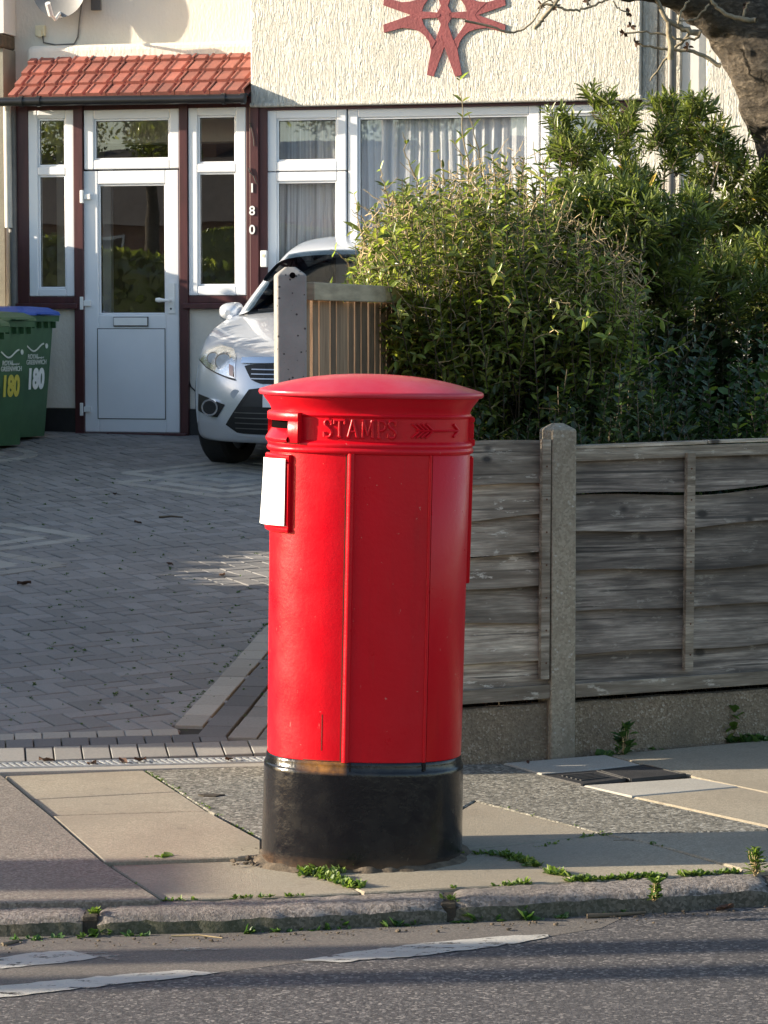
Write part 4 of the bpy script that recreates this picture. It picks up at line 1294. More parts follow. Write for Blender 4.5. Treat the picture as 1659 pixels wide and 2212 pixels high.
# door edge bead, right hand rib, lower rib stub
m = MB()
sb = s_of_x(px2x(754, 1300), 0.303)
bead(m, sb, 0.024, 0.013, 0.327, 1.262, ab)
m.build('door_edge', MAT['red'], pbox, smooth=60)
m = MB()
sr = s_of_x(px2x(921, 1300), 0.303)
bead(m, sr, 0.012, 0.008, 0.327, 1.262, ab)
strip(m, sr + 0.006, sr + 0.20, 0.3285, 1.262, ab, 0.004, bev=0.001)
m.build('panel_rib', MAT['red'], pbox, smooth=60)
for lg0, lg1 in ((sb + 0.012, sb + 0.018), (sr - 0.006, sr + 0.004)):
    m = MB(); strip(m, lg0, lg1, 0.3015, 0.326, 0.302, 0.006); m.build('base_lug', MAT['black'], pbox)
m = MB(); strip(m, sb - 0.0165, sb - 0.0125, 0.328, 1.26, ab, 0.0006)
s2_ = s_of_x(px2x(697, 1560), 0.303); strip(m, s2_, s2_ + 0.002, 0.36, 0.47, ab, 0.0006)
s2_ = s_of_x(px2x(690, 1628), 0.303); strip(m, s2_ - 0.05, sb - 0.013, 0.3275, 0.330, ab, 0.0007)
m.build('door_seam', MAT['rust'], pbox)
# posting slot: hooded frame round a dark opening, on the left of the collar
AN = 0.303
sR = s_of_x(px2x(657, 930), AN)
sL = sR - 0.27
m = MB()
zt, zb_ = 1.381, 1.289
hs = lambda s: 0.011 + 0.017 * max(0.0, min(1.0, (s - sL) / (sR - sL)))
strip(m, sL, sR, 1.355, zt, AN, hs, bev=0.003)
strip(m, sL, sL + 0.05, zb_ + .0005, 1.3545, AN, lambda s: hs(s) - .001, bev=0.002); strip(m, sR - 0.034, sR, zb_ + .0005, 1.3545, AN, lambda s: hs(s) - .001, bev=0.002)
# sloping lower lip
S = np.linspace(sL + 0.048, sR - 0.033, 20)
rows = [[bend(s, AN, h * (hs(s) / .026), z) for s in S] for h, z in ((-0.002, 1.332), (0.006, 1.327), (0.032, 1.303), (0.034, 1.298), (0.030, 1.291), (-0.004, 1.2895))]
m.grid(rows, flip=True)
m.build('posting_slot', MAT['red'], pbox, smooth=45)
m = MB(); strip(m, sL + 0.051, sR - 0.0345, 1.322, 1.3545, AN, 0.0012); m.build('slot_opening', MAT['hole'], pbox)
# matching slot at the far right
m = MB()
q0 = s_of_x(0.297, AN) + 0.03
strip(m, q0, q0 + 0.26, 1.355, 1.372, AN, 0.018, bev=0.004); strip(m, q0, q0 + 0.26, 1.283, 1.305, AN, 0.02, bev=0.004); strip(m, q0, q0 + 0.02, 1.306, 1.354, AN, 0.016, bev=0.003); strip(m, q0 + .24, q0 + 0.26, 1.306, 1.354, AN, 0.016, bev=0.003)
m.build('posting_slot', MAT['red'], pbox, smooth=45)
m = MB(); strip(m, q0 + .021, q0 + 0.239, 1.306, 1.354, AN, 0.001); m.build('slot_opening', MAT['hole'], pbox)
m = MB(); q1 = s_of_x(0.300, 0.304) + 0.02
strip(m, q1, q1 + 0.22, 0.86, 1.25, ab, 0.012, bev=0.003); m.build('stamp_plate', MAT['red'], pbox, smooth=45)
# notice frame and loose white card
sr_ = s_of_x(px2x(633, 1060), 0.305)
sl_ = sr_ - 0.175
m = MB()
for a_, b_, z0, z1 in ((sl_, sr_, 1.228, 1.252), (sl_, sr_, 1.015, 1.032), (sr_ - 0.016, sr_, 1.0325, 1.2275), (sl_, sl_ + 0.016, 1.0325, 1.2275)):
    strip(m, a_, b_, z0, z1, ab, 0.015, bev=0.004)
strip(m, sl_ + 0.0165, sr_ - 0.0165, 1.0325, 1.2275, ab, 0.006)
nf = m.build('notice_frame', MAT['red'], pbox, smooth=45)
m = MB()
rows = []
for k in range(9):
    t = k / 8
    z = 1.240 - 0.203 * t
    row = []
    for s in np.linspace(sl_ + 0.004, sr_ - 0.008, 12):
        w_ = (sr_ - s) / 0.2
        row.append(bend(s, ab(z), 0.0195 + 0.012 * t ** 1.3 * w_ + 0.001, z - 0.004 * w_))
    rows.append(row)
m.grid(rows, flip=True); back = [[p + Vector((0.0015, 0.0008, 0)) for p in r] for r in rows]; m.grid(back)
m.build('notice_card', MAT['card'], nf, smooth=60)

# raised lettering on the collar
GL = {
 'S': (.62, [[(.56, .78), (.50, .92), (.34, 1.0), (.16, .95), (.07, .80), (.13, .64), (.32, .53), (.50, .42), (.57, .25), (.50, .07), (.32, 0), (.13, .05), (.05, .22)], [(.565, .70), (.565, .98)], [(.05, .02), (.05, .30)]]),
 'T': (.74, [[(.0, .96), (.74, .96)], [(.37, .0), (.37, .96)], [(.24, .03), (.50, .03)], [(.02, .98), (.0, .76)], [(.72, .98), (.74, .76)]]),
 'A': (.82, [[(.10, 0), (.40, 1.0)], [(.40, 1.0), (.72, 0)], [(.20, .35), (.60, .35)], [(.0, .03), (.20, .03)], [(.60, .03), (.82, .03)]]),
 'M': (.98, [[(.14, 0), (.18, 1)], [(.18, 1), (.49, .12)], [(.49, .12), (.80, 1)], [(.80, 1), (.84, 0)], [(.04, .03), (.24, .03)], [(.74, .03), (.94, .03)], [(.06, .97), (.2, .97)], [(.78, .97), (.92, .97)]]),
 'P': (.62, [[(.14, 0), (.14, 1)], [(.14, .96), (.42, .96), (.58, .85), (.62, .70), (.56, .55), (.42, .44), (.14, .43)], [(.02, .03), (.28, .03)], [(.02, .97), (.14, .97)]]),
}
m = MB()
def stroke(mb, pts, a, wd, h):
    # thick ribbon along pts=(s,z)
    P = []
    for p, q in zip(pts, pts[1:]):
        n = max(1, int(math.hypot(q[0] - p[0], q[1] - p[1]) / 0.008))
        P += [(p[0] + (q[0] - p[0]) * k / n, p[1] + (q[1] - p[1]) * k / n) for k in range(n)]
    P.append(pts[-1])
    rows = []
    for i, (s, z) in enumerate(P):
        s0, z0 = P[max(i - 1, 0)]; s1, z1 = P[min(i + 1, len(P) - 1)]
        L = math.hypot(s1 - s0, z1 - z0) or 1
        ns, nz = -(z1 - z0) / L, (s1 - s0) / L
        rows.append([bend(s + ns * o, a, hh, z + nz * o) for o, hh in ((-wd / 2, -0.001), (-wd * 0.36, h * 0.75), (0, h), (wd * 0.36, h * 0.75), (wd / 2, -0.001))])
    mb.grid(rows)
    mb.add(rows[0], [(0, 1, 2, 3, 4)]); mb.add(rows[-1], [(4, 3, 2, 1, 0)])
H = 0.053
sA, sB = s_of_x(px2x(703, 920), AN), s_of_x(px2x(856, 920), AN)
tot = sum(GL[c][0] for c in 'STAMPS') + 5 * 0.13
kx = (sB - sA) / tot
s = sA
for c in 'STAMPS':
    wd_, strokes = GL[c]
    for st in strokes:
        stroke(m, [(s + x * kx, 1.310 + y * H) for x, y in st], AN, 0.0105, 0.0068)
    s += (wd_ + 0.13) * kx
m.build('raised_lettering', MAT['red'], pbox, smooth=60)
m = MB()
sa, se_ = s_of_x(px2x(884, 922), AN), s_of_x(px2x(986, 922), AN)
zc_ = 1.334
L = se_ - sa
stroke(m, [(sa + 0.02, zc_), (se_ - 0.004, zc_)], AN, 0.008, 0.0075)
for k in range(4):
    x = sa + 0.006 + k * 0.0145
    for sg in (1, -1):
        stroke(m, [(x, zc_ + sg * 0.021), (x + 0.022, zc_ + sg * 0.002)], AN, 0.008, 0.0075)
for sg in (1, -1):
    stroke(m, [(se_, zc_), (se_ - 0.024, zc_ + sg * 0.019)], AN, 0.009, 0.0075)
m.build('raised_arrow', MAT['red'], pbox, smooth=60)
# mortar collar round the foot
m = MB()
rows = []
us = np.linspace(0, _per, 120, endpoint=False)
for (a, z) in ((0.30, 0.016), (0.311, 0.012), (0.320, 0.007), (0.332, 0.001), (0.345, -0.012)):
    row = []
    for u in us:
        x, y, _, _ = su(u)
        k = mno.noise(Vector((x * 6, y * 6, a * 20))) ; k2 = mno.noise(Vector((x * 22, y * 22, 1)))
        gx, gy = BX.x + x * a, BX.y + y * a
        bump_ = (0.1 + k + 0.8 * k2) * 0.003
        row.append(Vector((BX.x + x * (a + 0.02 * k), BX.y + y * (a + 0.015 * k2), pz(PAVE, gx, gy) + z + max(-0.02, bump_ * (0.7 if a < 0.34 else 0.2)))))
    rows.append(row)
m.grid(rows, closed=True, flip=True)
struct(m.build('mortar_collar', MAT['debris'], smooth=30))

# ================================================================== GARDEN FENCE ON THE STREET
FO = Vector((-0.335, 9.93, 0)); FA = R(21.0)
FX = Vector((math.cos(FA), math.sin(FA), 0))
def fpos(t, off=0.0):                          # along the fence, off = towards the street
    return FO + FX * t + Vector((math.sin(FA), -math.cos(FA), 0)) * off
def cpost(name, label, t, top, wd, mat, cap=0.03, dep=0.10, base=-0.3, group=None, pivot=None):
    p = fpos(t) if pivot is None else pivot
    gz = pz(PAVE, p.x, p.y)
    m = MB(); h = wd / 2; d = dep / 2
    zt = top - gz
    vs = [(-h, -d, base), (h, -d, base), (h, d, base), (-h, d, base), (-h, -d, zt - cap), (h, -d, zt - cap), (h, d, zt - cap), (-h, d, zt - cap),
          (-h * .35, -d * .3, zt), (h * .35, -d * .3, zt), (h * .35, d * .3, zt), (-h * .35, d * .3, zt)]
    fs = [(0, 3, 2, 1), (0, 1, 5, 4), (1, 2, 6, 5), (2, 3, 7, 6), (3, 0, 4, 7), (4, 5, 9, 8), (5, 6, 10, 9), (6, 7, 11, 10), (7, 4, 8, 11), (8, 9, 10, 11)]
    m.add(vs, fs)
    o = m.build(name, mat, None, bevel=0.006)
    o.location = (p.x, p.y, gz); o.rotation_euler = (0, 0, FA)
    return tag(o, label, 'fence post', group)
T1 = 1.05
SL = 0.016
cpost('fence_post', 'short weathered concrete fence post with a pyramid top, between two board panels', T1, 1.283, 0.100, MAT['post'], 0.022, 0.12)
cpost('fence_post', 'short concrete fence post beyond the right edge of the picture', T1 + 1.93, 1.27, 0.100, MAT['post'], 0.022, 0.12)
pp_ = at(627, 700, 9.95)
o = cpost('fence_post', 'tall pale grey pitted concrete post standing behind the pillar box', 0, at(627, 577, 9.95).z, 0.106, MAT['post2'], 0.028, 0.11, pivot=Vector((pp_.x, pp_.y, 0)))
o.rotation_euler = (0, 0, R(8.5))
m = MB(); m.tube([(0.002, -0.0555, 1.80 - 0.0), (0.002, -0.058, 1.80)], 0.011, 10); ob = m.build('bolt_hole', MAT['hole'], o)

def lap_panel(t0, t1, z0, z1, label, wood, nb_, seed, battens, rail_top=True, gapped=()):
    rs = np.random.RandomState(seed)
    p = fpos(t0)
    root = thing('lap_fence_panel', label, 'fence panel', (p.x, p.y, 0), (0, 0, FA))
    L = t1 - t0
    hb = (z1 - z0) / nb_
    m = MB()
    n = 26
    ph = rs.uniform(0, 6, (nb_ + 1, 3))
    def edge(i, x):                             # wavy lower edge of board i
        amp = 0.010 if 0 < i else 0.0
        return z0 + hb * i + amp * (math.sin(x * 3.1 + ph[i, 0]) + 0.6 * math.sin(x * 8.3 + ph[i, 1])) + SL * x + rs_off[i]
    rs_off = rs.uniform(-0.010, 0.010, nb_ + 1); rs_off[0] = 0
    for i in range(nb_):
        gap = 0.018 if i in gapped else 0.0
        rows_f, rows_b = [], []
        for x in np.linspace(0, L, n):
            zb = edge(i, x)
            zt = edge(i + 1, x) + (0.018 if i < nb_ - 1 else 0)
            if gap: zt -= 0.018 + gap * max(0, 1 - abs(x / L - 0.35) * 1.7)
            yf = 0.012 * math.sin(x * 2 + ph[i, 2]) * 0.4
            # lower edge stands proud, top leans behind the next board
            rows_f.append([Vector((x, -0.033 + yf, zb)), Vector((x, -0.019 + yf, (zb + zt) / 2)), Vector((x, -0.003 + yf, zt))])
            rows_b.append([Vector((x, -0.014 + yf, zb)), Vector((x, -0.003 + yf, (zb + zt) / 2)), Vector((x, 0.006 + yf, zt))])
        o_ = len(m.v)
        for a, b in zip(rows_f, rows_b):
            m.v += [tuple(v) for v in a] + [tuple(v) for v in reversed(b)]
        for q in range(n - 1):
            for j in range(6):
                j2 = (j + 1) % 6
                m.f.append((o_ + q * 6 + j, o_ + (q + 1) * 6 + j, o_ + (q + 1) * 6 + j2, o_ + q * 6 + j2)); m.m.append(0)
        m.f.append(tuple(o_ + j for j in range(6))); m.f.append(tuple(o_ + (n - 1) * 6 + j for j in reversed(range(6)))); m.m += [0, 0]
    m.build('lap_boards', wood, root)
    for b in battens:
        bm_ = MB(); bm_.bar((b, -0.047, z0 + 0.06 + SL * b), (b + 0.004, -0.047, z1 + SL * b - (0.02 if rail_top else -0.02)), 0.034, 0.026, up=(0, -1, 0))
        for zz in np.linspace(z0 + .12, z1 - .08, 7):
            bm_.tube([(b + 0.004, -0.0601, zz + SL * b), (b + 0.004, -0.0615, zz + SL * b)], 0.004, 6, 1)
        bm_.build('batten', [MAT['wood_rail'], MAT['rust']], root, bevel=0.002)
    bm_ = MB(); bm_.bar((0.0, -0.043, z0 + 0.012), (L, -0.043, z0 + 0.012 + SL * L), 0.018, 0.052, up=(0, 0, 1)); bm_.build('bottom_rail', MAT['wood_rail'], root, bevel=0.002)
    if rail_top:
        bm_ = MB(); bm_.bar((0.0, -0.030, z1 - 0.016), (L, -0.030, z1 - 0.016 + SL * L), 0.020, 0.045)
        bm_.bar((0.0, -0.012, z1 + 0.014), (L * 0.30, -0.012, z1 + 0.016 + SL * L * .3), 0.062, 0.013); bm_.bar((L * 0.304, -0.010, z1 + 0.017 + SL * L * .3), (L, -0.012, z1 + 0.014 + SL * L), 0.058, 0.012)
        bm_.build('top_rail', MAT['wood_rail'], root, bevel=0.002)
    return root
zz1 = at(1245, 968, fpos(T1 + .05).y).z - SL * 0.0
lap_panel(T1 + 0.052, T1 + 1.88, 0.275, zz1 - 0.01, 'dark weathered lap panel with a capping rail, right of the short concrete post', MAT['wood_dark'], 6, 3, (0.47, 1.0, 1.5), True, (4,))
lap_panel(0.03, T1 - 0.05, 0.262, at(1150, 968, fpos(1.0).y).z - 0.0, 'paler flaking lap panel between the pillar box and the short concrete post', MAT['wood'], 7, 11, (0.945, 0.45), False, (3,))
def gboard(t0, t1, zt, label):
    p = fpos(t0); m = MB(); L = t1 - t0
    n = 40
    rows = []
    for (y, z) in ((-0.03, -0.25), (-0.03, zt - 0.012), (-0.022, zt), (0.022, zt), (0.03, zt - 0.012), (0.03, -0.25)):
        rows.append([Vector((x, y + 0.003 * mno.noise(Vector((x * 5, z * 5, y))), z + (SL * x + 0.006 * mno.noise(Vector((x * 7, 1, y * 3))) if z > -0.1 else 0))) for x in np.linspace(0, L, n)])
    m.grid(rows)
    m.add([r[0] for r in rows], [tuple(range(6))]); m.add([r[-1] for r in rows], [tuple(reversed(range(6)))])
    o = m.build('gravel_board', MAT['gravelboard'], None, smooth=30)
    o.location = (p.x, p.y, 0); o.rotation_euler = (0, 0, FA)
    return tag(o, label, 'gravel board')
gboard(T1 + 0.0505, T1 + 1.879, 0.238, 'brown concrete gravel board under the dark panel right of the short post')
gboard(0.03, T1 - 0.0505, 0.225, 'pebbly concrete gravel board under the paler panel behind the pillar box')

for k in range(4):                              # the same fence goes on along the street
    ta = T1 + 1.98 + 1.93 * k
    lap_panel(ta, ta + 1.83, 0.275, zz1 - 0.01 + SL * (ta - T1), 'dark weathered lap panel farther along the street, outside the picture', MAT['wood_dark'], 6, 20 + k, (0.47, 1.0, 1.5), True, ())['group'] = 'fence panels farther along the street'
    gboard(ta, ta + 1.83, 0.245 + SL * (ta - T1), 'concrete gravel board farther along the street, outside the picture')['group'] = 'gravel boards farther along the street'
    cpost('fence_post', 'short concrete fence post farther along the street, outside the picture', ta + 1.88, 1.283 + SL * (ta - T1), 0.100, MAT['post'], 0.022, 0.12, group='fence posts farther along the street')
# picket panel running back from the tall post along the drive
PD = HY.copy()
p0 = Vector((pp_.x, pp_.y, 0)) + PD * 0.06 + Vector((PD.y, -PD.x, 0)) * 0.03
pk = thing('picket_panel', 'brown vertical batten fence panel running back from the tall post beside the car', 'fence panel', (p0.x, p0.y, 0), (0, 0, math.atan2(PD.y, PD.x)))
m = MB(); x = 0.02
ztop = 1.80
while x < 5.6:
    wd = random.uniform(0.075, 0.095)
    m.box(x, x + wd, 0.0 + random.uniform(0, .006), 0.014, 0.15, ztop - 0.06 + random.uniform(-.01, .01))
    x += wd + random.choice((0.005, 0.012, 0.03, 0.006))
m.build('pickets', MAT['picket'], pk)
m = MB(); m.box(0, 5.6, -0.045, -0.002, ztop - 0.065, ztop); m.build('top_rail', MAT['picket_rail'], pk, bevel=0.004)
m = MB(); m.box(0, 5.6, -0.04, -0.002, 0.45, 0.52); m.build('lower_rail', MAT['picket_rail'], pk, bevel=0.004)
m = MB(); m.box(0, 5.6, -0.02, 0.03, -0.05, 0.149); m.build('base_board', MAT['gravelboard'], pk)
for x in (1.9, 3.75, 5.65):
    q = p0 + PD * x
    m = MB(); m.box(-0.05, 0.05, -0.05, 0.05, -0.3, ztop + .12); o = m.build('fence_post', MAT['post2'], None, bevel=0.006)
    o.location = (q.x, q.y, 0); o.rotation_euler = (0, 0, math.atan2(PD.y, PD.x)); tag(o, 'pale concrete post of the batten fence, hidden in the shrubs along the drive', 'fence post', 'posts along the drive fence')

# ================================================================== BINS
def make_bin(name, label, px, Y, lid, nums, yaw, group='wheelie bins in a row by the house wall'):
    p = at(px, 950, Y)
    gz = pz(DRIVE, p.x, p.y)
    root = thing(name, label, 'wheelie bin', (p.x, p.y, gz), (0, 0, yaw), group)
    # local: front face at y=0 looking to -y, body runs to +y
    m = MB()
    H_ = 0.90
    def ringz(z, w_, f, b_):
        c = 0.035
        return [Vector(v) for v in ((-w_ + c, f, z), (w_ - c, f, z), (w_, f + c, z), (w_, b_ - c, z), (w_ - c, b_, z), (-w_ + c, b_, z), (-w_, b_ - c, z), (-w_, f + c, z))]
    rows = [ringz(0.03, .205, .055, .50), ringz(0.10, .21, .05, .52), ringz(H_, .255, 0.0, .62)]
    m.grid(rows, closed=True); m.add(rows[0], [tuple(reversed(range(8)))])
    m.build('body', MAT['bin'], root, smooth=40)
    m = MB(); rows = [ringz(H_ - .0, .257, -.002, .622), ringz(H_, .285, -.035, .66), ringz(H_ + .045, .288, -.04, .665), ringz(H_ + .046, .25, 0, .62)]
    m.grid(rows, closed=True)
    for k in range(5):
        x = -0.2 + 0.1 * k
        m.box(x - .006, x + .006, -.036, -.001, H_ - .05, H_ - .001)
    m.build('rim', MAT['bin'], root)
    m = MB(); rows = [ringz(H_ + .047, .285, -.05, .655), ringz(H_ + .07, .28, -.045, .65), ringz(H_ + .105, .22, .02, .58), ringz(H_ + .115, .10, .12, .46)]
    m.grid(rows, closed=True); m.add(rows[-1], [tuple(range(8))])
    m.box(-.10, .10, -.085, -.045, H_ + .05, H_ + .062)
    m.build('lid', MAT[lid], root, bevel=0.008)
    m = MB(); m.tube([(-.2, .70, H_ + .02), (.2, .70, H_ + .02)], .016, 10); m.box(-.21, -.18, .62, .71, H_ - .03, H_ + .035); m.box(.18, .21, .62, .71, H_ - .03, H_ + .035); m.build('handle', MAT['bin'], root)
    for sx in (-1, 1):
        m = MB(); m.tube([(sx * .20, .52, .10), (sx * .25, .52, .10)], .10, 20); m.build('wheel', MAT['tyre'], root, smooth=40)
    def ftext(txt, size, x, z, mat, nm, sx=1.0):
        vs, fs = text_mesh(txt, size, 0.0015, 0.012 if size < .1 else 0.05)
        mm = MB(); sl_ = 0.05 / 0.80
        mm.add([(x + v.x * sx, -0.0035 - v.z + (H_ - (z + v.y)) * sl_, z + v.y) for v in vs], fs)
        mm.build(nm, MAT[mat], root)
    ftext('ROYAL', 0.05, -0.05, 0.635, 'lettering', 'council_lettering'); ftext('borough of', 0.02, 0.06, 0.628, 'lettering', 'council_lettering')
    ftext('GREENWICH', 0.05, 0.0, 0.592, 'lettering', 'council_lettering')
    mm = MB()
    for k in range(14):
        a, b_ = k / 14, (k + 1) / 14
        f = lambda t: Vector((-0.15 + 0.25 * t, -0.004 + (H_ - 0.70) * 0.0625, 0.705 + 0.028 * math.sin(t * 5.2 + 2.6)))
        mm.bar(f(a), f(b_), 0.012, 0.003, up=(0, -1, 0))
    mm.tube([(0.135, -0.003 + .011, 0.715), (0.135, -0.006 + .011, 0.715)], 0.02, 12)
    mm.build('council_emblem', MAT['lettering'], root)
    ftext(nums[0], 0.205, 0.0, 0.46, nums[1], 'house_number', 0.8)
    return root
BY = R(66)
make_bin('wheelie_bin', 'green wheelie bin with a blue lid and white 180, nearest the front door', 84, 21.02, 'bluelid', ('180', 'whitenum'), BY)
make_bin('wheelie_bin', 'green wheelie bin with a green lid and yellow 180, middle of the row', 30, 20.42, 'binlid', ('180', 'yellownum'), BY)
make_bin('wheelie_bin', 'green wheelie bin with white numerals, cut by the left edge of the picture', -34, 19.86, 'binlid', ('180', 'whitenum'), BY - 0.1)
# ================================================================== CAR
cy = 18.75
cp = at(652, 950, cy)
CAR = thing('parked_car', 'silver hatchback parked on the drive facing the street, half hidden by the tall post', 'car',
            (cp.x, cy, pz(DRIVE, cp.x, cy)), (math.atan(0.0685), 0, R(-10)))
def lerp_tab(x, tab):
    return float(np.interp(x, [t[0] for t in tab], [t[1] for t in tab]))
def lb(a, y, c):
    """lower body: a -1..1 across, y length, c 0..1 height"""
    W = lerp_tab(y, [(0, .80), (.3, .872), (.8, .912), (2, .922), (3.6, .90), (4.34, .80)])
    zb = lerp_tab(y, [(0, .165), (.3, .135), (4.0, .17), (4.34, .25)])
    zc = lerp_tab(y, [(0, .735), (.15, .79), (.55, .88), (1.3, 1.0), (2, 1.02), (3.6, 1.06), (4.34, 1.0)])
    zs = lerp_tab(y, [(0, .665), (.3, .775), (.8, .86), (1.3, .93), (4.34, .96)])
    zt = zc + (zs - zc) * abs(a) ** 2.6
    z = zb + (zt - zb) * c
    x = a * W * (1 - .10 * max(0, c - .5) ** 2 * 4 * .5 - .05 * max(0, .35 - c))
    fade = max(0.0, 1 - y / 1.0)
    yy = y + .36 * abs(a) ** 3.2 * fade
    rf = max(0.0, (y - 3.4) / .94)
    yy -= .22 * abs(a) ** 3 * rf
    yy += float(np.interp(c, [0, .25, .55, .8, 1], [.07, 0.0, 0.005, .06, .13])) * max(0, 1 - y / .6)
    return Vector((x, yy, z))
ysn = [0, .07, .16, .3, .5, .75, 1.05, 1.35, 1.8, 2.3, 2.8, 3.3, 3.7, 4.0, 4.2, 4.34]
an = np.linspace(-1, 1, 15); cn = np.linspace(0, 1, 9)
m = MB()
m.grid([[lb(a, 0, c) for a in an] for c in cn])                                   # front
m.grid([[lb(a, 4.34, c) for a in an] for c in cn], flip=True)
m.grid([[lb(a, y, 1) for a in an] for y in ysn])
m.grid([[lb(a, y, 0) for a in an] for y in ysn], flip=True)
m.grid([[lb(-1, y, c) for y in ysn] for c in cn], flip=True)
m.grid([[lb(1, y, c) for y in ysn] for c in cn])
body = m.build('body', MAT['silver'], CAR, smooth=180)
bm = bmesh.new(); bm.from_mesh(body.data); bmesh.ops.remove_doubles(bm, verts=bm.verts, dist=0.0005); bmesh.ops.recalc_face_normals(bm, faces=bm.faces)
bmesh.ops.smooth_vert(bm, verts=bm.verts, factor=0.25, use_axis_x=True, use_axis_y=True, use_axis_z=True)
bm.to_mesh(body.data); bm.free()
body.data.polygons.foreach_set('use_smooth', [True] * len(body.data.polygons))
sd = body.modifiers.new('sub', 'SUBSURF'); sd.levels = 2; sd.render_levels = 2
def gh(a, t, c, off=0.0):
    """greenhouse: a across, t 0..1 front to rear, c height"""
    yb0, yb1, yt0, yt1 = 1.22, 4.12, 2.02, 3.72
    y0 = yb0 + (yt0 - yb0) * c - 0.02 * math.sin(c * math.pi); y1 = yb1 + (yt1 - yb1) * c
    W = .765 + (.52 - .765) * c ** 1.15
    y = y0 + (y1 - y0) * t + .16 * abs(a) ** 2.6 * (1 - t) * (1 - .3 * c)
    z0 = .95 + .06 * (1 - abs(a) ** 3)
    zt = 1.40 + .085 * math.sin(min(1, t * 1.0 + .18) * math.pi * .85) - .05 * abs(a) ** 3
    return Vector((a * W, y, z0 + (zt - z0) * c))
tn = np.linspace(0, 1, 11); cg = np.linspace(0, 1, 7); ag = np.linspace(-1, 1, 13)
m = MB()
m.grid([[gh(a, 0, c) for a in ag] for c in cg]); m.grid([[gh(a, 1, c) for a in ag] for c in cg], flip=True)
m.grid([[gh(a, t, 1) for a in ag] for t in tn]); m.grid([[gh(-1, t, c) for t in tn] for c in cg], flip=True); m.grid([[gh(1, t, c) for t in tn] for c in cg])
cab = m.build('cabin', MAT['silver'], CAR, smooth=180)
bm = bmesh.new(); bm.from_mesh(cab.data); bmesh.ops.remove_doubles(bm, verts=bm.verts, dist=0.0005); bmesh.ops.recalc_face_normals(bm, faces=bm.faces)
# cut the glass openings out so that one sees into the car
kill = [f for f in bm.faces if (abs(f.normal.z) < 0.955 and 1.0 < f.calc_center_median().z < 1.335 and abs(f.calc_center_median().x) < 0.60 and f.calc_center_median().y < 2.15 and f.normal.y < -.3)]
bmesh.ops.delete(bm, geom=kill, context='FACES')
bm.to_mesh(cab.data); bm.free()
cab.data.polygons.foreach_set('use_smooth', [True] * len(cab.data.polygons))
sd = cab.modifiers.new('sub', 'SUBSURF'); sd.levels = 2; sd.render_levels = 2
def gpatch(name, a0, a1, t0, t1, c0, c1, mat, face, off=0.006):
    m = MB(); rows = []
    for c in np.linspace(c0, c1, 9):
        row = []
        for k in np.linspace(0, 1, 13):
            if face == 'front':
                p = gh(a0 + (a1 - a0) * k, 0, c); row.append(p + Vector((0, -off * .8, off * .6)))
            elif face == 'rear':
                p = gh(a0 + (a1 - a0) * k, 1, c); row.append(p + Vector((0, off, off * .4)))
            else:
                s_ = -1 if face == 'l' else 1
                p = gh(s_, t0 + (t1 - t0) * k, c); row.append(p + Vector((s_ * off, 0, off * .3)))
        rows.append(row)
    m.grid(rows, flip=face in ('rear', 'l'))
    return m.build(name, MAT[mat], CAR, smooth=180)
gpatch('windscreen', -.90, .90, 0, 0, .03, .90, 'carglass', 'front', 0.008)
gpatch('rear_window', -.8, .8, 0, 0, .12, .85, 'carglass', 'rear')
for f_ in 'lr':
    gpatch('side_window', 0, 0, .14, .46, .10, .86, 'carglass', f_); gpatch('side_window', 0, 0, .50, .82, .10, .86, 'carglass', f_)
# dark lining inside the shell
m = MB(); cc = Vector((0, 2.7, 1.15)); inn = lambda p: cc + (p - cc) * .96
m.grid([[inn(gh(a, t, 1)) for a in ag] for t in tn], flip=True); m.grid([[inn(gh(-1, t, c)) for t in tn] for c in cg]); m.grid([[inn(gh(1, t, c)) for t in tn] for c in cg], flip=True); m.grid([[inn(gh(a, 1, c)) for a in ag] for c in cg])
m.box(-.78, .78, 1.5, 4.0, .80, .84)
m.build('cabin_lining', MAT['seat'], CAR, smooth=180)
# dashboard and seats
m = MB(); m.box(-.7, .7, 1.35, 1.62, .82, .99); m.build('dashboard', MAT['trim'], CAR, bevel=0.04)
for sx in (-.36, .36):
    m = MB(); m.box(sx - .24, sx + .24, 2.25, 2.42, .5, 1.12); m.box(sx - .13, sx + .13, 2.28, 2.38, 1.14, 1.30); m.build('seat', MAT['seat'], CAR, bevel=0.04)
# project trim pieces on the nose
dg = bpy.context.evaluated_depsgraph_get()
evb = body.evaluated_get(dg); eme = evb.to_mesh()
bvh = BVHTree.FromPolygons([v.co.copy() for v in eme.vertices], [tuple(p.vertices) for p in eme.polygons])
evb.to_mesh_clear()
def nose(x, z, off=0.004):
    h = bvh.ray_cast(Vector((x, -1.5, z)), Vector((0, 1, 0)))
    if h[0] is None:
        return Vector((x, .5, z))
    return h[0] + h[1] * off * (1 if h[1].y < 0 else -1)
def npatch(name, topl, botl, mat, off=0.005, nr=7, ncol=14, sides=True, parent=None):
    """patch between an upper and a lower polyline given as (x,z)"""
    def samp(pl, k):
        L = [0]
        for p, q in zip(pl, pl[1:]): L.append(L[-1] + math.hypot(q[0] - p[0], q[1] - p[1]))
        d = k * L[-1]
        return float(np.interp(d, L, [p[0] for p in pl])), float(np.interp(d, L, [p[1] for p in pl]))
    m = MB(); rows = []
    for r in np.linspace(0, 1, nr):
        row = []
        for k in np.linspace(0, 1, ncol):
            a, b_ = samp(botl, k), samp(topl, k)
            row.append(nose(a[0] + (b_[0] - a[0]) * r, a[1] + (b_[1] - a[1]) * r, off))
        rows.append(row)
    m.grid(rows)
    return m.build(name, MAT[mat] if isinstance(mat, str) else mat, parent or CAR, smooth=60)
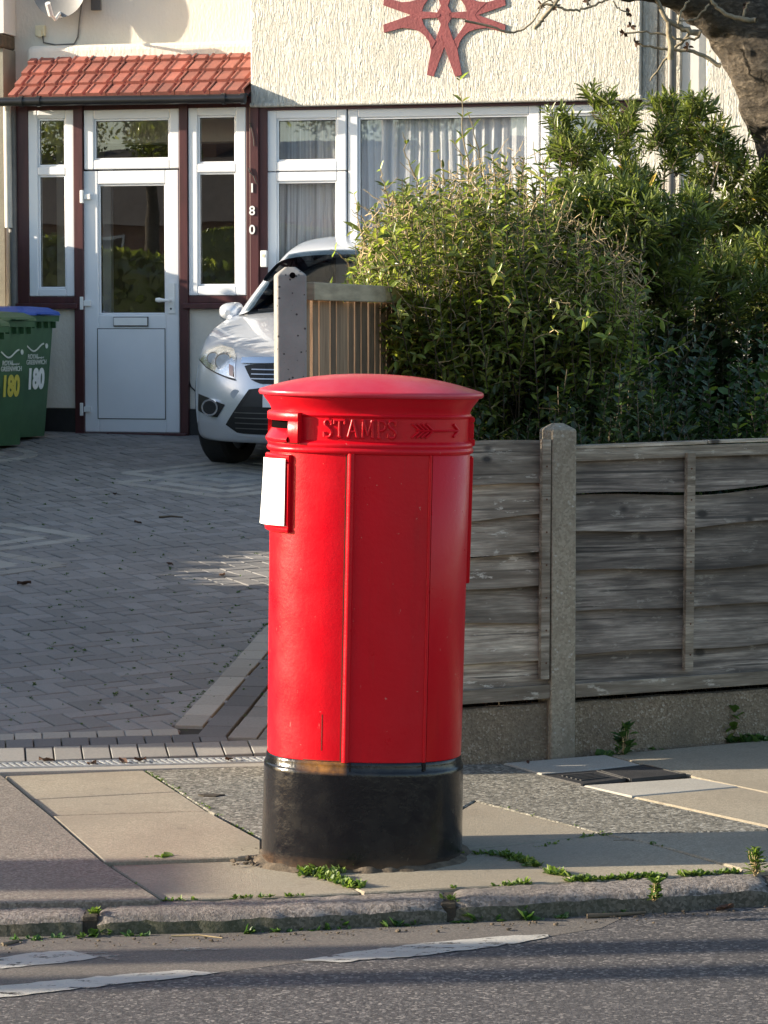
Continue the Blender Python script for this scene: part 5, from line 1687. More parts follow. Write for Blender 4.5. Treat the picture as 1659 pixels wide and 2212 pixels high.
for sx in (-1, 1):
    mir = lambda pl: [(p[0] * -sx, p[1]) for p in pl]
    topl = [(-.825, .70), (-.76, .765), (-.66, .80), (-.545, .785), (-.50, .74)]
    botl = [(-.825, .69), (-.76, .655), (-.66, .632), (-.54, .608), (-.485, .60)]
    hl = npatch('headlight', mir(topl), mir(botl), 'reflector', 0.003)
    m = MB()
    for (cx_, cz_, r_) in ((-.70, .715, .046), (-.595, .70, .066)):
        c0 = nose(cx_ * -sx, cz_, 0.005)
        m = MB(); m.tube([c0 + Vector((0, .05, 0)), c0 + Vector((0, -.010, 0))], [r_, r_ * .96], 20); m.tube([c0 + Vector((0, -.0101, 0)), c0 + Vector((0, -.013, 0))], r_ * .80, 16, 1)
        m.build('lamp', [MAT['chrome'], MAT['lampglass']], hl, smooth=40)
    npatch('lens', mir(topl), mir(botl), 'lens', 0.020, parent=hl)
    npatch('indicator', mir([(-.545, .69), (-.51, .68)]), mir([(-.53, .62), (-.495, .61)]), 'amber', 0.008, 4, 4, parent=hl)
    npatch('lamp_surround', mir([(-.835, .70), (-.76, .655), (-.66, .632), (-.54, .608), (-.48, .60)]), mir([(-.835, .69), (-.76, .648), (-.66, .624), (-.54, .598), (-.475, .588)]), 'trim', 0.006, 3, parent=hl)
    # fog lamp in its recess
    fr = npatch('fog_lamp_recess', mir([(-.80, .475), (-.70, .46), (-.55, .425)]), mir([(-.80, .36), (-.70, .335), (-.615, .335)]), 'trim', 0.004)
    c0 = nose(-.665 * -sx, .402, 0.006)
    m = MB(); m.tube([c0 + Vector((0, .05, 0)), c0 + Vector((0, -.055, 0))], .058, 20); m.tube([c0 + Vector((0, -.0551, 0)), c0 + Vector((0, -.059, 0))], .046, 20, 1); m.build('fog_lamp', [MAT['chrome'], MAT['grille']], fr, smooth=40)
m_ = npatch('upper_grille', [(-.42, .685), (-.36, .70), (0, .712), (.36, .70), (.42, .685)], [(-.36, .60), (-.30, .575), (0, .568), (.30, .575), (.36, .60)], 'grille', 0.004, 5, 20)
npatch('grille_bar', [(-.45, .735), (0, .748), (.45, .735)], [(-.45, .700), (0, .712), (.45, .700)], 'chrome', 0.010, 3, 20, parent=m_)
for k in range(3):
    z_ = .60 + .03 * k
    npatch('grille_slat', [(-.36, z_ + .007), (.36, z_ + .007)], [(-.36, z_), (.36, z_)], 'alloy', 0.010, 2, 20, parent=m_)
    npatch('grille_slat', [(-.27 + .2 * k, .70), (-.264 + .2 * k, .70)], [(-.27 + .2 * k, .57), (-.264 + .2 * k, .57)], 'trim', 0.010, 4, 2, parent=m_)
lg = npatch('lower_grille', [(-.37, .535), (-.25, .552), (0, .555), (.25, .552), (.37, .535)], [(-.55, .29), (-.46, .235), (0, .225), (.46, .235), (.55, .29)], 'grille', 0.004, 8, 24)
npatch('grille_lip', [(-.55, .29), (-.46, .236), (0, .226), (.46, .236), (.55, .29)], [(-.565, .28), (-.47, .220), (0, .212), (.47, .220), (.565, .28)], 'silver', 0.014, 3, 20, parent=lg)
npatch('plate_panel', [(-.34, .53), (0, .545), (.34, .53)], [(-.42, .42), (0, .42), (.42, .42)], 'trim', 0.008, 4, 16, parent=lg)
for k in range(4):
    z_ = .27 + .035 * k
    npatch('grille_slat', [(-.47, z_ + .007), (.47, z_ + .007)], [(-.47, z_), (.47, z_)], 'greypipe', 0.010, 2, 20, parent=lg)
pl = npatch('number_plate', [(-.26, .53), (.26, .53)], [(-.26, .42), (.26, .42)], 'plate', 0.022, 3, 10)
# towing-eye cover, as a faint ring
c0 = nose(-.47, .50, 0.003); m = MB(); m.tube([c0 + Vector((0, 0.002, 0)), c0 + Vector((0, -.002, 0))], .033, 20); m.build('towing_cover', MAT['silver'], CAR, smooth=40)
# mirrors, wheels, arches
for sx in (-1, 1):
    m = MB(); rows = []
    for k, (yy, s_) in enumerate(((-.02, .25), (0.0, .72), (.04, .95), (.10, 1.0), (.16, .93), (.165, .5))):
        rows.append([Vector((sx * .845 + .082 * s_ * math.copysign(abs(math.cos(t)) ** .65, math.cos(t)), 1.52 + yy, .965 + .066 * s_ * math.copysign(abs(math.sin(t)) ** .65, math.sin(t)) * (1 - .15 * math.cos(t) * sx))) for t in np.linspace(0, 2 * math.pi, 20, endpoint=False)])
    m.grid(rows, closed=True); m.add(rows[0], [tuple(range(20))]); m.add(rows[-1], [tuple(reversed(range(20)))])
    m.bar((sx * .70, 1.56, .93), (sx * .80, 1.57, .94), 0.07, 0.05)
    m.build('door_mirror', MAT['silver'], CAR, smooth=50)
for sx in (-1, 1):
    for yy in (.86, 3.5):
        turn = R(-14) if yy < 2 else 0
        wm = bpy.data.objects.new('wheel', None); COL.objects.link(wm); wm.parent = CAR; wm.location = (sx * (.70 if yy < 2 else .79), yy, .295); wm.rotation_euler = (0, 0, turn)
        m = MB(); rows = []
        for (x, r_) in ((-.10, .20), (-.10, .29), (-.075, .312), (.075, .312), (.10, .29), (.10, .20)):
            rows.append([Vector((x, r_ * math.cos(t), r_ * math.sin(t))) for t in np.linspace(0, 2 * math.pi, 36, endpoint=False)])
        m.grid(rows, closed=True); m.build('tyre', MAT['tyre'], wm, smooth=40)
        m = MB(); m.tube([(-.06, 0, 0), (.06, 0, 0)], .205, 30)
        for k in range(5):
            a = 2 * math.pi * k / 5; m.bar((sx * .075, 0, 0), (sx * .075, .19 * math.cos(a), .19 * math.sin(a)), .05, .03, up=(1, 0, 0))
        m.build('rim', MAT['alloy'], wm, smooth=40)
        m = MB(); rows = []
        for rr_ in (.05, .15, .25, .34):
            row = []
            for t in np.linspace(-.25, math.pi + .25, 26):
                q = Vector((sx * 2, yy + rr_ * math.cos(t), .30 + rr_ * math.sin(t)))
                h = bvh.ray_cast(q, Vector((-sx, 0, 0)))
                row.append((h[0] if h[0] is not None else Vector((sx * .85, q.y, q.z))) + Vector((sx * .003, 0, 0)))
            rows.append(row)
        m.grid(rows, flip=sx > 0)
        m.build('wheel_arch', MAT['trim'], CAR, smooth=60)
m = MB(); m.box(-.68, .68, .75, 4.0, .17, .27); m.build('underbody', MAT['trim'], CAR)
m = MB(); x0 = Vector((-.35, 1.2, 1.02)); m.bar((-.55, 1.20, 1.0), (.02, 1.30, 1.035), .02, .015); m.bar((.05, 1.20, 1.02), (.6, 1.32, 1.02), .02, .015); m.build('wiper', MAT['trim'], CAR)

# the body rides a little higher on its springs
for ch in CAR.children:
    if not ch.name.startswith('wheel') or ch.name.startswith('wheel_arch'):
        ch.location.z += 0.055
# ================================================================== PLANTS
def fast_mesh(name, V, loops, nv_per_face, mats, parent=None, mi=None, smooth=False):
    me = bpy.data.meshes.new(name)
    V = np.asarray(V, np.float32)
    F = np.asarray(loops, np.int32)
    me.vertices.add(len(V)); me.vertices.foreach_set('co', V.ravel())
    me.loops.add(F.size); me.loops.foreach_set('vertex_index', F.ravel())
    me.polygons.add(len(F)); me.polygons.foreach_set('loop_start', np.arange(len(F), dtype=np.int32) * nv_per_face)
    if mi is not None:
        me.polygons.foreach_set('material_index', np.asarray(mi, np.int32))
    for m in (mats if isinstance(mats, (list, tuple)) else [mats]): me.materials.append(m)
    me.update(calc_edges=True); me.validate()
    if smooth: me.polygons.foreach_set('use_smooth', [True] * len(me.polygons))
    o = bpy.data.objects.new(name, me); COL.objects.link(o)
    if parent: o.parent = parent
    return o
def nrmz(a): return a / np.maximum(np.linalg.norm(a, axis=1, keepdims=True), 1e-9)
def leaves(name, P, D, N, L, W, mats, parent=None, fold=0.25, droop=0.25, mi=None):
    P = np.asarray(P, float); D = nrmz(np.asarray(D, float)); N = np.asarray(N, float)
    S = nrmz(np.cross(D, N)); N = nrmz(np.cross(S, D))
    L = np.asarray(L)[:, None]; W = np.asarray(W)[:, None]
    b = P; t = P + D * L - N * L * droop
    def pt(f, k, dr): return P + D * L * f + S * W * k + N * (abs(k) * W * fold - L * dr)
    V = np.stack([b, pt(.3, .9, .02), pt(.68, .8, droop * .4), t, pt(.68, -.8, droop * .4), pt(.3, -.9, .02)], 1).reshape(-1, 3)
    n = len(P); o = np.arange(n)[:, None] * 6
    F = np.stack([o + [0, 1, 2, 3], o + [0, 3, 4, 5]], 1).reshape(-1, 4)
    return fast_mesh(name, V, F, 4, mats, parent, None if mi is None else np.repeat(mi, 2))
class Stems:
    def __init__(s): s.V, s.F = [], []; s.n = 0
    def add(s, path, r0, r1, k=4):
        P = np.asarray(path, float); m_ = len(P)
        T = nrmz(np.gradient(P, axis=0)); ref = np.array([0.3, 0.8, 0.2])
        A = nrmz(np.cross(T, ref[None])); B = np.cross(T, A)
        rr = np.linspace(r0, r1, m_)[:, None]
        ang = 2 * np.pi * np.arange(k) / k
        V = (P[:, None] + rr[:, None] * (A[:, None] * np.cos(ang)[None, :, None] + B[:, None] * np.sin(ang)[None, :, None])).reshape(-1, 3)
        i = np.arange(m_ - 1)[:, None] * k; j = np.arange(k)[None]; j2 = (j + 1) % k
        F = np.stack([i + j, i + j2, i + k + j2, i + k + j], -1).reshape(-1, 4) + s.n
        s.V.append(V); s.F.append(F); s.n += len(V)
    def build(s, name, mat, parent=None):
        return fast_mesh(name, np.concatenate(s.V), np.concatenate(s.F), 4, mat, parent, None, True)
def curve(a, b, bow, n=8, jit=0.01):
    a, b = np.asarray(a, float), np.asarray(b, float)
    t = np.linspace(0, 1, n)[:, None]
    m_ = (a + b) / 2 + bow
    P = (1 - t) ** 2 * a + 2 * t * (1 - t) * m_ + t ** 2 * b
    P[1:-1] += rng.normal(0, jit, (n - 2, 3))
    return P
class Leafer:
    def __init__(s): s.P, s.D, s.N, s.L, s.W, s.M = [], [], [], [], [], []
    def along(s, path, start, step, L, W, spread=0.9, whorl=2, young=0.0, up=0.25, jl=0.25):
        P = np.asarray(path); seg = np.linalg.norm(np.diff(P, axis=0), axis=1); cum = np.concatenate([[0], np.cumsum(seg)]); T = cum[-1]
        d = start * T; k = rng.integers(0, 6)
        while d < T:
            p = np.array([np.interp(d, cum, P[:, i]) for i in range(3)])
            q = np.array([np.interp(min(T, d + .01), cum, P[:, i]) for i in range(3)]) - np.array([np.interp(max(0, d - .01), cum, P[:, i]) for i in range(3)])
            q /= np.linalg.norm(q) + 1e-9
            r = np.cross(q, (0.31, 0.2, 0.93)); r /= np.linalg.norm(r) + 1e-9; u = np.cross(r, q)
            f = d / T
            for w_ in range(whorl):
                a = k * math.pi / 2 + w_ * 2 * math.pi / whorl + rng.normal(0, .35)
                o = r * math.cos(a) + u * math.sin(a)
                dd = o * spread + q * (1.15 - spread * .5) + np.array((0, 0, up * rng.normal(.6, .8))) * .6
                sz = rng.normal(1, jl) * (0.65 + .5 * (1 - f) ** .5)
                s.P.append(p + o * 0.002); s.D.append(dd); s.N.append(q * .8 + np.array((0, 0, .8)) + rng.normal(0, .35, 3))
                s.L.append(max(.35, sz) * L); s.W.append(max(.4, sz) * W)
                s.M.append(1 if rng.random() < young * (0.3 + f) else 0)
            k += 1; d += step * rng.uniform(.7, 1.3)
    def build(s, name, mats, parent, **kw):
        return leaves(name, s.P, s.D, s.N, s.L, s.W, mats, parent, mi=s.M, **kw)

# ---- privet above the drive fence (left shrub)
root = thing('privet_shrub', 'twiggy sunlit privet with tan stems and black berries, spilling over the batten fence', 'shrub', (0.5, 12.0, 0.15))
org = np.array((0.5, 12.0, 0.15))
lf, st, st2 = Leafer(), Stems(), Stems(); stm = Stems()
def privet_top(x):
    return float(np.interp(x, [-.2, -.12, -.06, .02, .14, .28, .45, .56, .66, .76, .9, 1.05], [1.70, 2.00, 2.16, 2.22, 2.25, 2.29, 2.36, 2.36, 2.27, 2.12, 2.02, 1.9]))
for i in range(470):
    y = rng.uniform(10.95, 12.7)
    x = rng.uniform(-.16, 1.02) if rng.random() < .8 else rng.uniform(.0, .5)
    zt = privet_top(x)
    z = 1.62 + (zt - 1.62) * rng.random() ** 0.62
    if x < 0.0 and z < 1.74: z = 1.76 + rng.random() * .25
    bx = 0.62 + (x - .4) * .45 + rng.normal(0, .12)
    b0 = np.array((bx, 12.1 + (y - 12.0) * .4, 0.12 if rng.random() < .25 else rng.uniform(.9, 1.5))) - org
    e = np.array((x, y, z)) - org
    pth = curve(b0, e, np.array(((x - bx) * .35, (y - 12) * .2 - .05, -.10 + rng.normal(0, .1))), 9, .012)
    stm.add(pth, rng.uniform(.003, .0055), .0016)
    lf.along(pth, .50, .033, .052, .0105, .95, 2, .16)
    for s_ in range(rng.integers(2, 5)):
        k = rng.uniform(.5, .95); j = int(k * 8)
        d = np.array((rng.normal(0, .8), rng.normal(-.25, .8), rng.uniform(-.2, 1.2))); d /= np.linalg.norm(d)
        q = pth[j] + d * rng.uniform(.08, .24)
        if q[0] + org[0] < -.14 and q[2] + org[2] < 1.78: continue
        p2 = curve(pth[j], q, rng.normal(0, .02, 3), 5, .004)
        st.add(p2, .0028, .0013, 3)
        lf.along(p2, .15, .027, .046, .0098, .95, 2, .22)
for i in range(2200):
    x = rng.uniform(-.10, 1.05); y = 11.0 + 1.7 * rng.random() ** 1.6
    z = rng.uniform(1.66, privet_top(x) - .02)
    if x < .05 and z < 1.84: continue
    d = rng.normal(0, 1, 3) + np.array((0, 0, .5)); d /= np.linalg.norm(d)
    p = np.array((x, y, z)) - org
    st.add(curve(p, p + d * rng.uniform(.03, .10), rng.normal(0, .008, 3), 4, .002), .0022, .0013, 3)
# tall whippy shoots
for (px0, py0, px1, py1) in ((1012, 400, 992, 170), (1035, 420, 978, 300), (1045, 390, 1010, 240), (905, 400, 870, 285), (800, 560, 765, 420), (1135, 400, 1100, 330), (840, 440, 822, 365), (960, 400, 940, 325), (1180, 400, 1165, 330), (770, 600, 712, 540)):
    a = np.array(at(px0, py0, 11.6)) - org; e = np.array(at(px1, py1, 11.5)) - org
    pth = curve(a, e, rng.normal(0, .015, 3), 10, .004); st.add(pth, .0035, .0014); lf.along(pth, .12, .085, .05, .0085, .8, 2, .35)
# lower tangle, its shade painted in with darker leaf colour
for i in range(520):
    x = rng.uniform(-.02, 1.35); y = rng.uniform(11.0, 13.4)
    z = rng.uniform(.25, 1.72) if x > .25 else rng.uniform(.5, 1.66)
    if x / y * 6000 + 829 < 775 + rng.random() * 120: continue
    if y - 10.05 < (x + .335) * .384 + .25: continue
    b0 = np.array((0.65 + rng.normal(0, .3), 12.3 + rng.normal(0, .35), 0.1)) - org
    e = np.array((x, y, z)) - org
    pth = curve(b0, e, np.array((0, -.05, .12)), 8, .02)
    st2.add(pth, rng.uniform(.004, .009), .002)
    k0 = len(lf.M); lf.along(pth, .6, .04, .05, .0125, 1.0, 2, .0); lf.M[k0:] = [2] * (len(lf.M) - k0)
lf.build('foliage', [MAT['privet'], MAT['privet_young'], MAT['shadeleaf']], root, droop=.3)
st.build('twigs', MAT['stem'], root); stm.build('main_stems', MAT['stem_dark'], root); st2.build('stems', MAT['stem_dark'], root)
# berries in clusters
V, F = [], []; nb_ = 0
ico = bmesh.new(); bmesh.ops.create_icosphere(ico, subdivisions=1, radius=1); iv = np.array([v.co for v in ico.verts]); ifc = np.array([[v.index for v in f.verts] for f in ico.faces]); ico.free()
for (px, py, n) in ((1005, 640, 14), (700, 720, 10), (735, 775, 8), (800, 700, 12), (860, 690, 10), (770, 730, 8), (1200, 640, 16), (1165, 680, 14), (1250, 690, 16), (1300, 730, 14), (1230, 750, 12), (1120, 830, 16), (1090, 870, 14), (930, 620, 10), (1350, 720, 10), (1040, 560, 10), (1180, 560, 12), (1130, 640, 12), (880, 760, 10), (960, 700, 12), (1010, 800, 14)):
    c = np.array(at(px, py, rng.uniform(11.15, 11.5))) - org
    for k in range(n):
        p = c + rng.normal(0, 1, 3) * (.028, .02, .035)
        V.append(iv * rng.uniform(.0055, .0075) + p); F.append(ifc + nb_); nb_ += len(iv)
struct(fast_mesh('berries', np.concatenate(V), np.concatenate(F), 3, MAT['berry'], root, None, True), 'stuff')

# ---- taller narrow-leaved shrub
root = thing('narrow_leaved_shrub', 'tall narrow leaved evergreen shrub on the right, its open tips reaching above the window', 'shrub', (1.35, 13.3, 0.2))
org = np.array((1.35, 13.3, 0.2))
lf, st = Leafer(), Stems()
base = [np.array((x, y, .15)) - org for x, y in ((1.1, 13.2), (1.4, 13.5), (1.65, 13.2), (1.9, 13.4))]
# outline of the crown: (px, py, radius) lobes, each filled with upright leafy shoots
lobes = [(1215, 268, 34), (1250, 300, 42), (1300, 226, 34), (1290, 290, 44), (1345, 262, 36), (1345, 320, 46), (1205, 315, 22), (1235, 345, 36), (1275, 390, 55), (1340, 395, 60), (1385, 450, 52),
         (1440, 232, 36), (1475, 262, 34), (1508, 230, 30), (1425, 290, 26), (1490, 310, 38), (1530, 290, 26), (1460, 350, 34), (1560, 318, 36), (1590, 350, 34), (1530, 380, 40), (1620, 400, 48), (1660, 440, 60),
         (1240, 450, 62), (1300, 500, 75), (1390, 530, 75), (1470, 480, 62), (1540, 470, 62), (1600, 510, 75), (1450, 600, 80), (1560, 610, 85), (1660, 580, 85), (1340, 600, 75), (1250, 560, 60), (1620, 680, 70), (1400, 390, 26), (1510, 440, 40), (1215, 430, 40), (1190, 510, 45), (1280, 450, 50), (1330, 470, 55), (1240, 500, 55), (1300, 560, 60), (1380, 500, 60), (1420, 560, 60), (1180, 590, 40), (1500, 520, 60), (1560, 560, 60)]
for (px, py, rr) in lobes:
    Yc = rng.uniform(12.6, 13.8) if py < 400 or px > 1480 else rng.uniform(11.5, 12.4)
    c = np.array(at(px, py, Yc)) - org
    r = rr * Yc / FPX
    b0 = base[int(np.argmin([abs(b_[0] - c[0] * .8) for b_ in base]))]
    hub = c + rng.normal(0, .2 * r, 3) - np.array((0, 0, r * .5))
    if rng.random() < .4: st.add(curve(b0, hub, np.array((rng.normal(0, .1), 0, .25)), 10, .015), .010, .004, 6)
    for k in range(int(6 + rr * rr * (.0032 if py < 470 and px < 1375 else .0062 if py < 420 else .0078))):
        d = rng.normal(0, 1, 3); d /= np.linalg.norm(d)
        e = c + d * r * rng.random() ** .5 * np.array((1.05, 1.4, 1.0))
        dr = np.array((rng.normal(0, .45) + d[0] * .4, rng.normal(-.15, .5), rng.uniform(.2, 1.3))); dr /= np.linalg.norm(dr)
        ln = rng.uniform(.07, .17)
        pth = curve(e - dr * ln * .5, e + dr * ln * .5, rng.normal(0, .012, 3), 6, .003)
        st.add(pth, .0024, .0012, 3)
        lf.along(pth, .05, .0125, .050, .0054, .8, int(rng.integers(2, 4)), .0, .3, .38)
        if rng.random() < .35:
            st.add(curve(hub, pth[0], rng.normal(0, .03, 3), 5, .006), .003, .0018, 3)
nl = len(lf.M)
for i in range(nl):
    if rng.random() < .006: lf.M[i] = 1
lf.build('foliage', [MAT['narrow'], MAT['yellow']], root, droop=.2, fold=.3)
st.build('branches', MAT['stem_dark'], root)

# ---- low rounded shrub behind the street fence, and a mass between with shade-darkened leaves
def low_shrub(name, label, c0, boxes, n, L, W, mat, young, seed):
    root = thing(name, label, 'shrub', c0); org = np.array(c0)
    lf, st = Leafer(), Stems()
    for i in range(n):
        x0, x1, y0, y1, z0, z1 = boxes[rng.integers(0, len(boxes))]
        e = np.array((rng.uniform(x0, x1), rng.uniform(y0, y1), z0 + (z1 - z0) * rng.random() ** .7))
        e[2] += .08 * math.sin(e[0] * 9) + .05 * math.sin(e[0] * 21)
        if e[1] < 9.93 + (e[0] + .335) * .384 + .16: e[1] = 9.93 + (e[0] + .335) * .384 + .16 + rng.random() * .1
        b0 = np.array((e[0] + rng.normal(0, .15), e[1] + .15 + rng.normal(0, .1), .12))
        pth = curve(b0 - org, e - org, rng.normal(0, .03, 3), 7, .012)
        st.add(pth, .005, .0018, 3)
        lf.along(pth, .35, .028, L, W, 1.0, 2, young, .2)
    lf.build('foliage', [MAT[mat], MAT['privet_young']], root, droop=.15, fold=.2)
    st.build('stems', MAT['stem_dark'], root)
    return root
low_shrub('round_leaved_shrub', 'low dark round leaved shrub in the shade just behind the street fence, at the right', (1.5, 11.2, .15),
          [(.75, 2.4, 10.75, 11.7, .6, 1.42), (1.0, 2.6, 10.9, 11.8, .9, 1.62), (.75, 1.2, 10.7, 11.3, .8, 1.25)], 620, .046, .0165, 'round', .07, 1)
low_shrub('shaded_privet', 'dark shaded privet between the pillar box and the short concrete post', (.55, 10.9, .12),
          [(.0, 1.0, 10.45, 11.3, .5, 1.30), (.5, 1.2, 10.6, 11.5, .7, 1.45)], 420, .055, .014, 'shadeleaf', .01, 2)
low_shrub('evergreen_hedge', 'dense evergreen growth deep in the garden behind the shrubs, leaves darkened for shade', (1.4, 13.0, .2),
          [(.45, 2.5, 12.5, 13.4, .4, 1.80), (.8, 2.6, 12.6, 13.6, .8, 2.0), (.6, 3.4, 14.2, 15.4, .5, 1.9)], 1100, .065, .021, 'shadeleaf', .0, 3)

# ---- street-garden tree leaning in from the right
tp = [(1835, 1000, 14.0), (1800, 760, 13.9), (1768, 520, 13.8), (1752, 390, 13.7), (1722, 300, 13.65), (1690, 215, 13.6), (1662, 140, 13.6), (1640, 60, 13.6)]
root = thing('old_tree', 'old leaning tree with rough bark and a heavy limb, entering at the top right corner', 'tree', tuple(at(1835, 1000, 14.0)))
org = Vector(root.location)
def wpath(pts, Y0=None):
    return [at(p[0], p[1], p[2] if len(p) > 2 else Y0) - org for p in pts]
def limb(pts, rads, name, n=28, amp=0.035, mat='bark_tree', step=0.035):
    P = wpath(pts); Q, Rr = [], []
    # Catmull-Rom through the survey points
    for i in range(len(P) - 1):
        p0, p1, p2, p3 = P[max(i - 1, 0)], P[i], P[i + 1], P[min(i + 2, len(P) - 1)]
        k = max(2, int((p2 - p1).length / step))
        for j in range(k):
            t = j / k
            Q.append(0.5 * ((2 * p1) + (p2 - p0) * t + (2 * p0 - 5 * p1 + 4 * p2 - p3) * t * t + (3 * p1 - p0 - 3 * p2 + p3) * t ** 3)); Rr.append(rads[i] + (rads[i + 1] - rads[i]) * t)
    Q.append(P[-1]); Rr.append(rads[-1])
    m = MB(); m.tube(Q, Rr, n)
    for i in range(len(m.v)):
        v = Vector(m.v[i]); k = i // n
        c = Q[min(k, len(Q) - 1)]
        d = (v - c)
        if d.length > 1e-6:
            d.normalize()
            rg = 1 - abs(mno.noise(Vector((d.x * 6, d.y * 6, v.z * 5 + v.x * 3)))) * 2
            s_ = mno.noise(v * 5) * amp + mno.noise(v * 13) * amp * .5 + mno.noise(v * 30) * amp * .35 + rg * amp * .35
            m.v[i] = tuple(v + d * s_)
    return m.build(name, MAT[mat], root, smooth=180)
limb(tp, [.27, .235, .215, .205, .20, .19, .18, .17], 'trunk', 56, .04)
limb([(1700, 250, 13.6), (1640, 120, 13.55), (1580, 30, 13.5), (1500, -22, 13.4), (1420, -32, 13.3), (1330, -40, 13.2), (1200, -90, 13.0), (1050, -190, 12.8)], [.17, .165, .15, .12, .085, .065, .05, .035], 'limb', 40, .028)
limb([(1650, 100, 13.6), (1655, -40, 13.6), (1700, -260, 13.7), (1690, -480, 13.8)], [.17, .15, .12, .07], 'limb', 20, .025)
limb([(1690, 215, 13.6), (1780, 60, 13.4), (1900, -150, 13.2), (2000, -300, 13)], [.15, .12, .09, .05], 'limb', 20, .025)
# the crown above the picture: forking bare branches
br = Stems()
def fork(p, d, ln, r, depth):
    d = d / np.linalg.norm(d); e = p + d * ln
    br.add(curve(p, e, rng.normal(0, ln * .06, 3), 7, ln * .012), r, r * .55, 7)
    if depth == 0: return
    for k in range(3):
        fork(p + d * ln * rng.uniform(.55, 1.0), d + rng.normal(0, .42, 3) + np.array((0, 0, .22)), ln * rng.uniform(.55, .8), r * .5, depth - 1)
for (x, y, Y, dx, dz, r) in ((1690, -470, 13.8, -.1, 1, .075), (1990, -290, 13.0, .5, .9, .055), (1060, -185, 12.8, -.7, .8, .036), (1700, -250, 13.7, -.6, .9, .05)):
    fork(np.array(at(x, y, Y)) - np.array(org), np.array((dx, rng.normal(0, .15), dz)), 1.0, r, 3)
br.build('crown_branches', MAT['bark_tree'], root)
# twigs in front of the wall
tw = Stems()
o3 = np.array(org)
def twig(pts, Y, r0, r1):
    P = np.array([np.array(at(x, y, Y)) for x, y in pts]) - o3
    t = np.linspace(0, 1, len(P)); tt = np.linspace(0, 1, len(P) * 4)
    Q = np.stack([np.interp(tt, t, P[:, i]) for i in range(3)], 1) + rng.normal(0, .0025, (len(tt), 3))
    tw.add(Q, r0, r1, 6)
c3 = lambda x, y: (1080 + x / 2.866, y / 2.866)
for pts, Y, r0, r1 in (
    ([(1370, 410), (1270, 350), (1180, 315), (1090, 308), (1000, 300), (900, 280), (838, 262)], 13.3, .011, .004),
    ([(1240, 210), (1170, 190), (1100, 160), (1030, 120), (985, 30), (960, -40)], 13.2, .016, .009),
    ([(1060, 370), (1055, 270), (1045, 200), (1040, 130)], 13.2, .016, .012),
    ([(1175, 210), (1080, 300), (1000, 400), (930, 500)], 13.4, .008, .004),
    ([(1240, 205), (1210, 240), (1130, 245), (1030, 215), (900, 195), (770, 205)], 13.25, .007, .004),
    ([(1585, 125), (1500, 118), (1400, 90), (1340, 40), (1290, -20)], 13.0, .013, .007),
    ([(1505, 100), (1520, 40), (1550, 10)], 13.0, .006, .003),
    ([(1300, 25), (1220, 110), (1150, 130), (1100, 125)], 13.1, .005, .003),
    ([(1100, 150), (1120, 70), (1170, 0), (1190, -40)], 13.1, .006, .004),
    ([(210, 185), (260, 130), (310, 60), (360, 0), (400, -50)], 13.0, .010, .008),
    ([(-220, 130), (-60, 160), (60, 205), (160, 180), (230, 90), (255, 30), (330, -20)], 12.9, .006, .003),
    ([(260, 35), (330, 30), (400, 60), (480, 65), (560, 45), (640, 10), (700, -20)], 13.0, .006, .005),
    ([(700, 10), (740, 60), (800, 80)], 13.0, .004, .003),
    ([(560, 45), (545, 10), (540, -30)], 13.0, .004, .003),
    ([(300, -10), (330, 20), (350, 40)], 13.0, .004, .003)):
    twig([c3(x, y) for x, y in pts], Y, r0, r1)
    ex_, ey_ = c3(*pts[-1])
tw.build('twigs', MAT['twig'], root)
# buds
bl = Leafer()
for x, y in ((838, 262), (800, 80), (810, 160), (1165, 290), (1520, 40), (255, 30), (545, 10), (345, 38), (770, 205)):
    p = np.array(at(*c3(x, y), 13.1)) - o3
    for k in range(7):
        d = rng.normal(0, 1, 3); bl.P.append(p); bl.D.append(d); bl.N.append(rng.normal(0, 1, 3)); bl.L.append(.028); bl.W.append(.008); bl.M.append(0)
struct(bl.build('buds', [MAT['dead']], root), 'stuff')

# ================================================================== WEEDS, LITTER
wl = Leafer()
def weeds(pts, pl, dens, size, spread, wr=0.28, m=0, hz=0.0, cull=-0.12):
    P = [on(x, y, pl, hz) for x, y in pts]
    for a, b_ in zip(P, P[1:]):
        n = int((b_ - a).length * dens)
        for i in range(n):
            p = np.array(a.lerp(b_, rng.random())) + np.array((rng.normal(0, spread), rng.normal(0, spread), 0))
            if mno.noise(Vector(p) * 9) < cull: continue
            kk = rng.integers(3, 7); s_ = size * rng.uniform(.5, 1.35)
            for q in range(kk):
                az = rng.uniform(0, 6.28); el = rng.uniform(.25, 1.35)
                wl.P.append(p + np.array((rng.normal(0, .002), rng.normal(0, .002), -.002))); wl.D.append((math.cos(az) * math.cos(el), math.sin(az) * math.cos(el), math.sin(el)))
                wl.N.append((rng.normal(0, .3), rng.normal(0, .3), 1)); wl.L.append(s_ * rng.uniform(.6, 1.2)); wl.W.append(s_ * wr * rng.uniform(.7, 1.3)); wl.M.append(m)
weeds([(656, 1883), (700, 1882), (760, 1879), (870, 1871)], PAVE, 480, .027, .010, cull=-1)
weeds([(664, 1880), (700, 1890), (740, 1905), (775, 1917)], PAVE, 700, .020, .014)
weeds([(664, 1887), (730, 1886)], PAVE, 600, .024, .02)
weeds([(1085, 1846), (1120, 1858), (1165, 1873), (1200, 1888), (1250, 1902)], PAVE, 380, .022, .009)
weeds([(990, 1846), (1083, 1846)], PAVE, 150, .018, .010)
weeds([(310, 1860), (385, 1856)], PAVE, 300, .022, .008, .5)
weeds([(268, 1895), (330, 1920)], PAVE, 200, .02, .006, .4)
weeds([(355, 1945), (600, 1936), (800, 1928), (960, 1920)], PAVE, 110, .013, .004)
weeds([(975, 1918), (1250, 1903), (1500, 1891), (1590, 1885)], PAVE, 300, .018, .006)
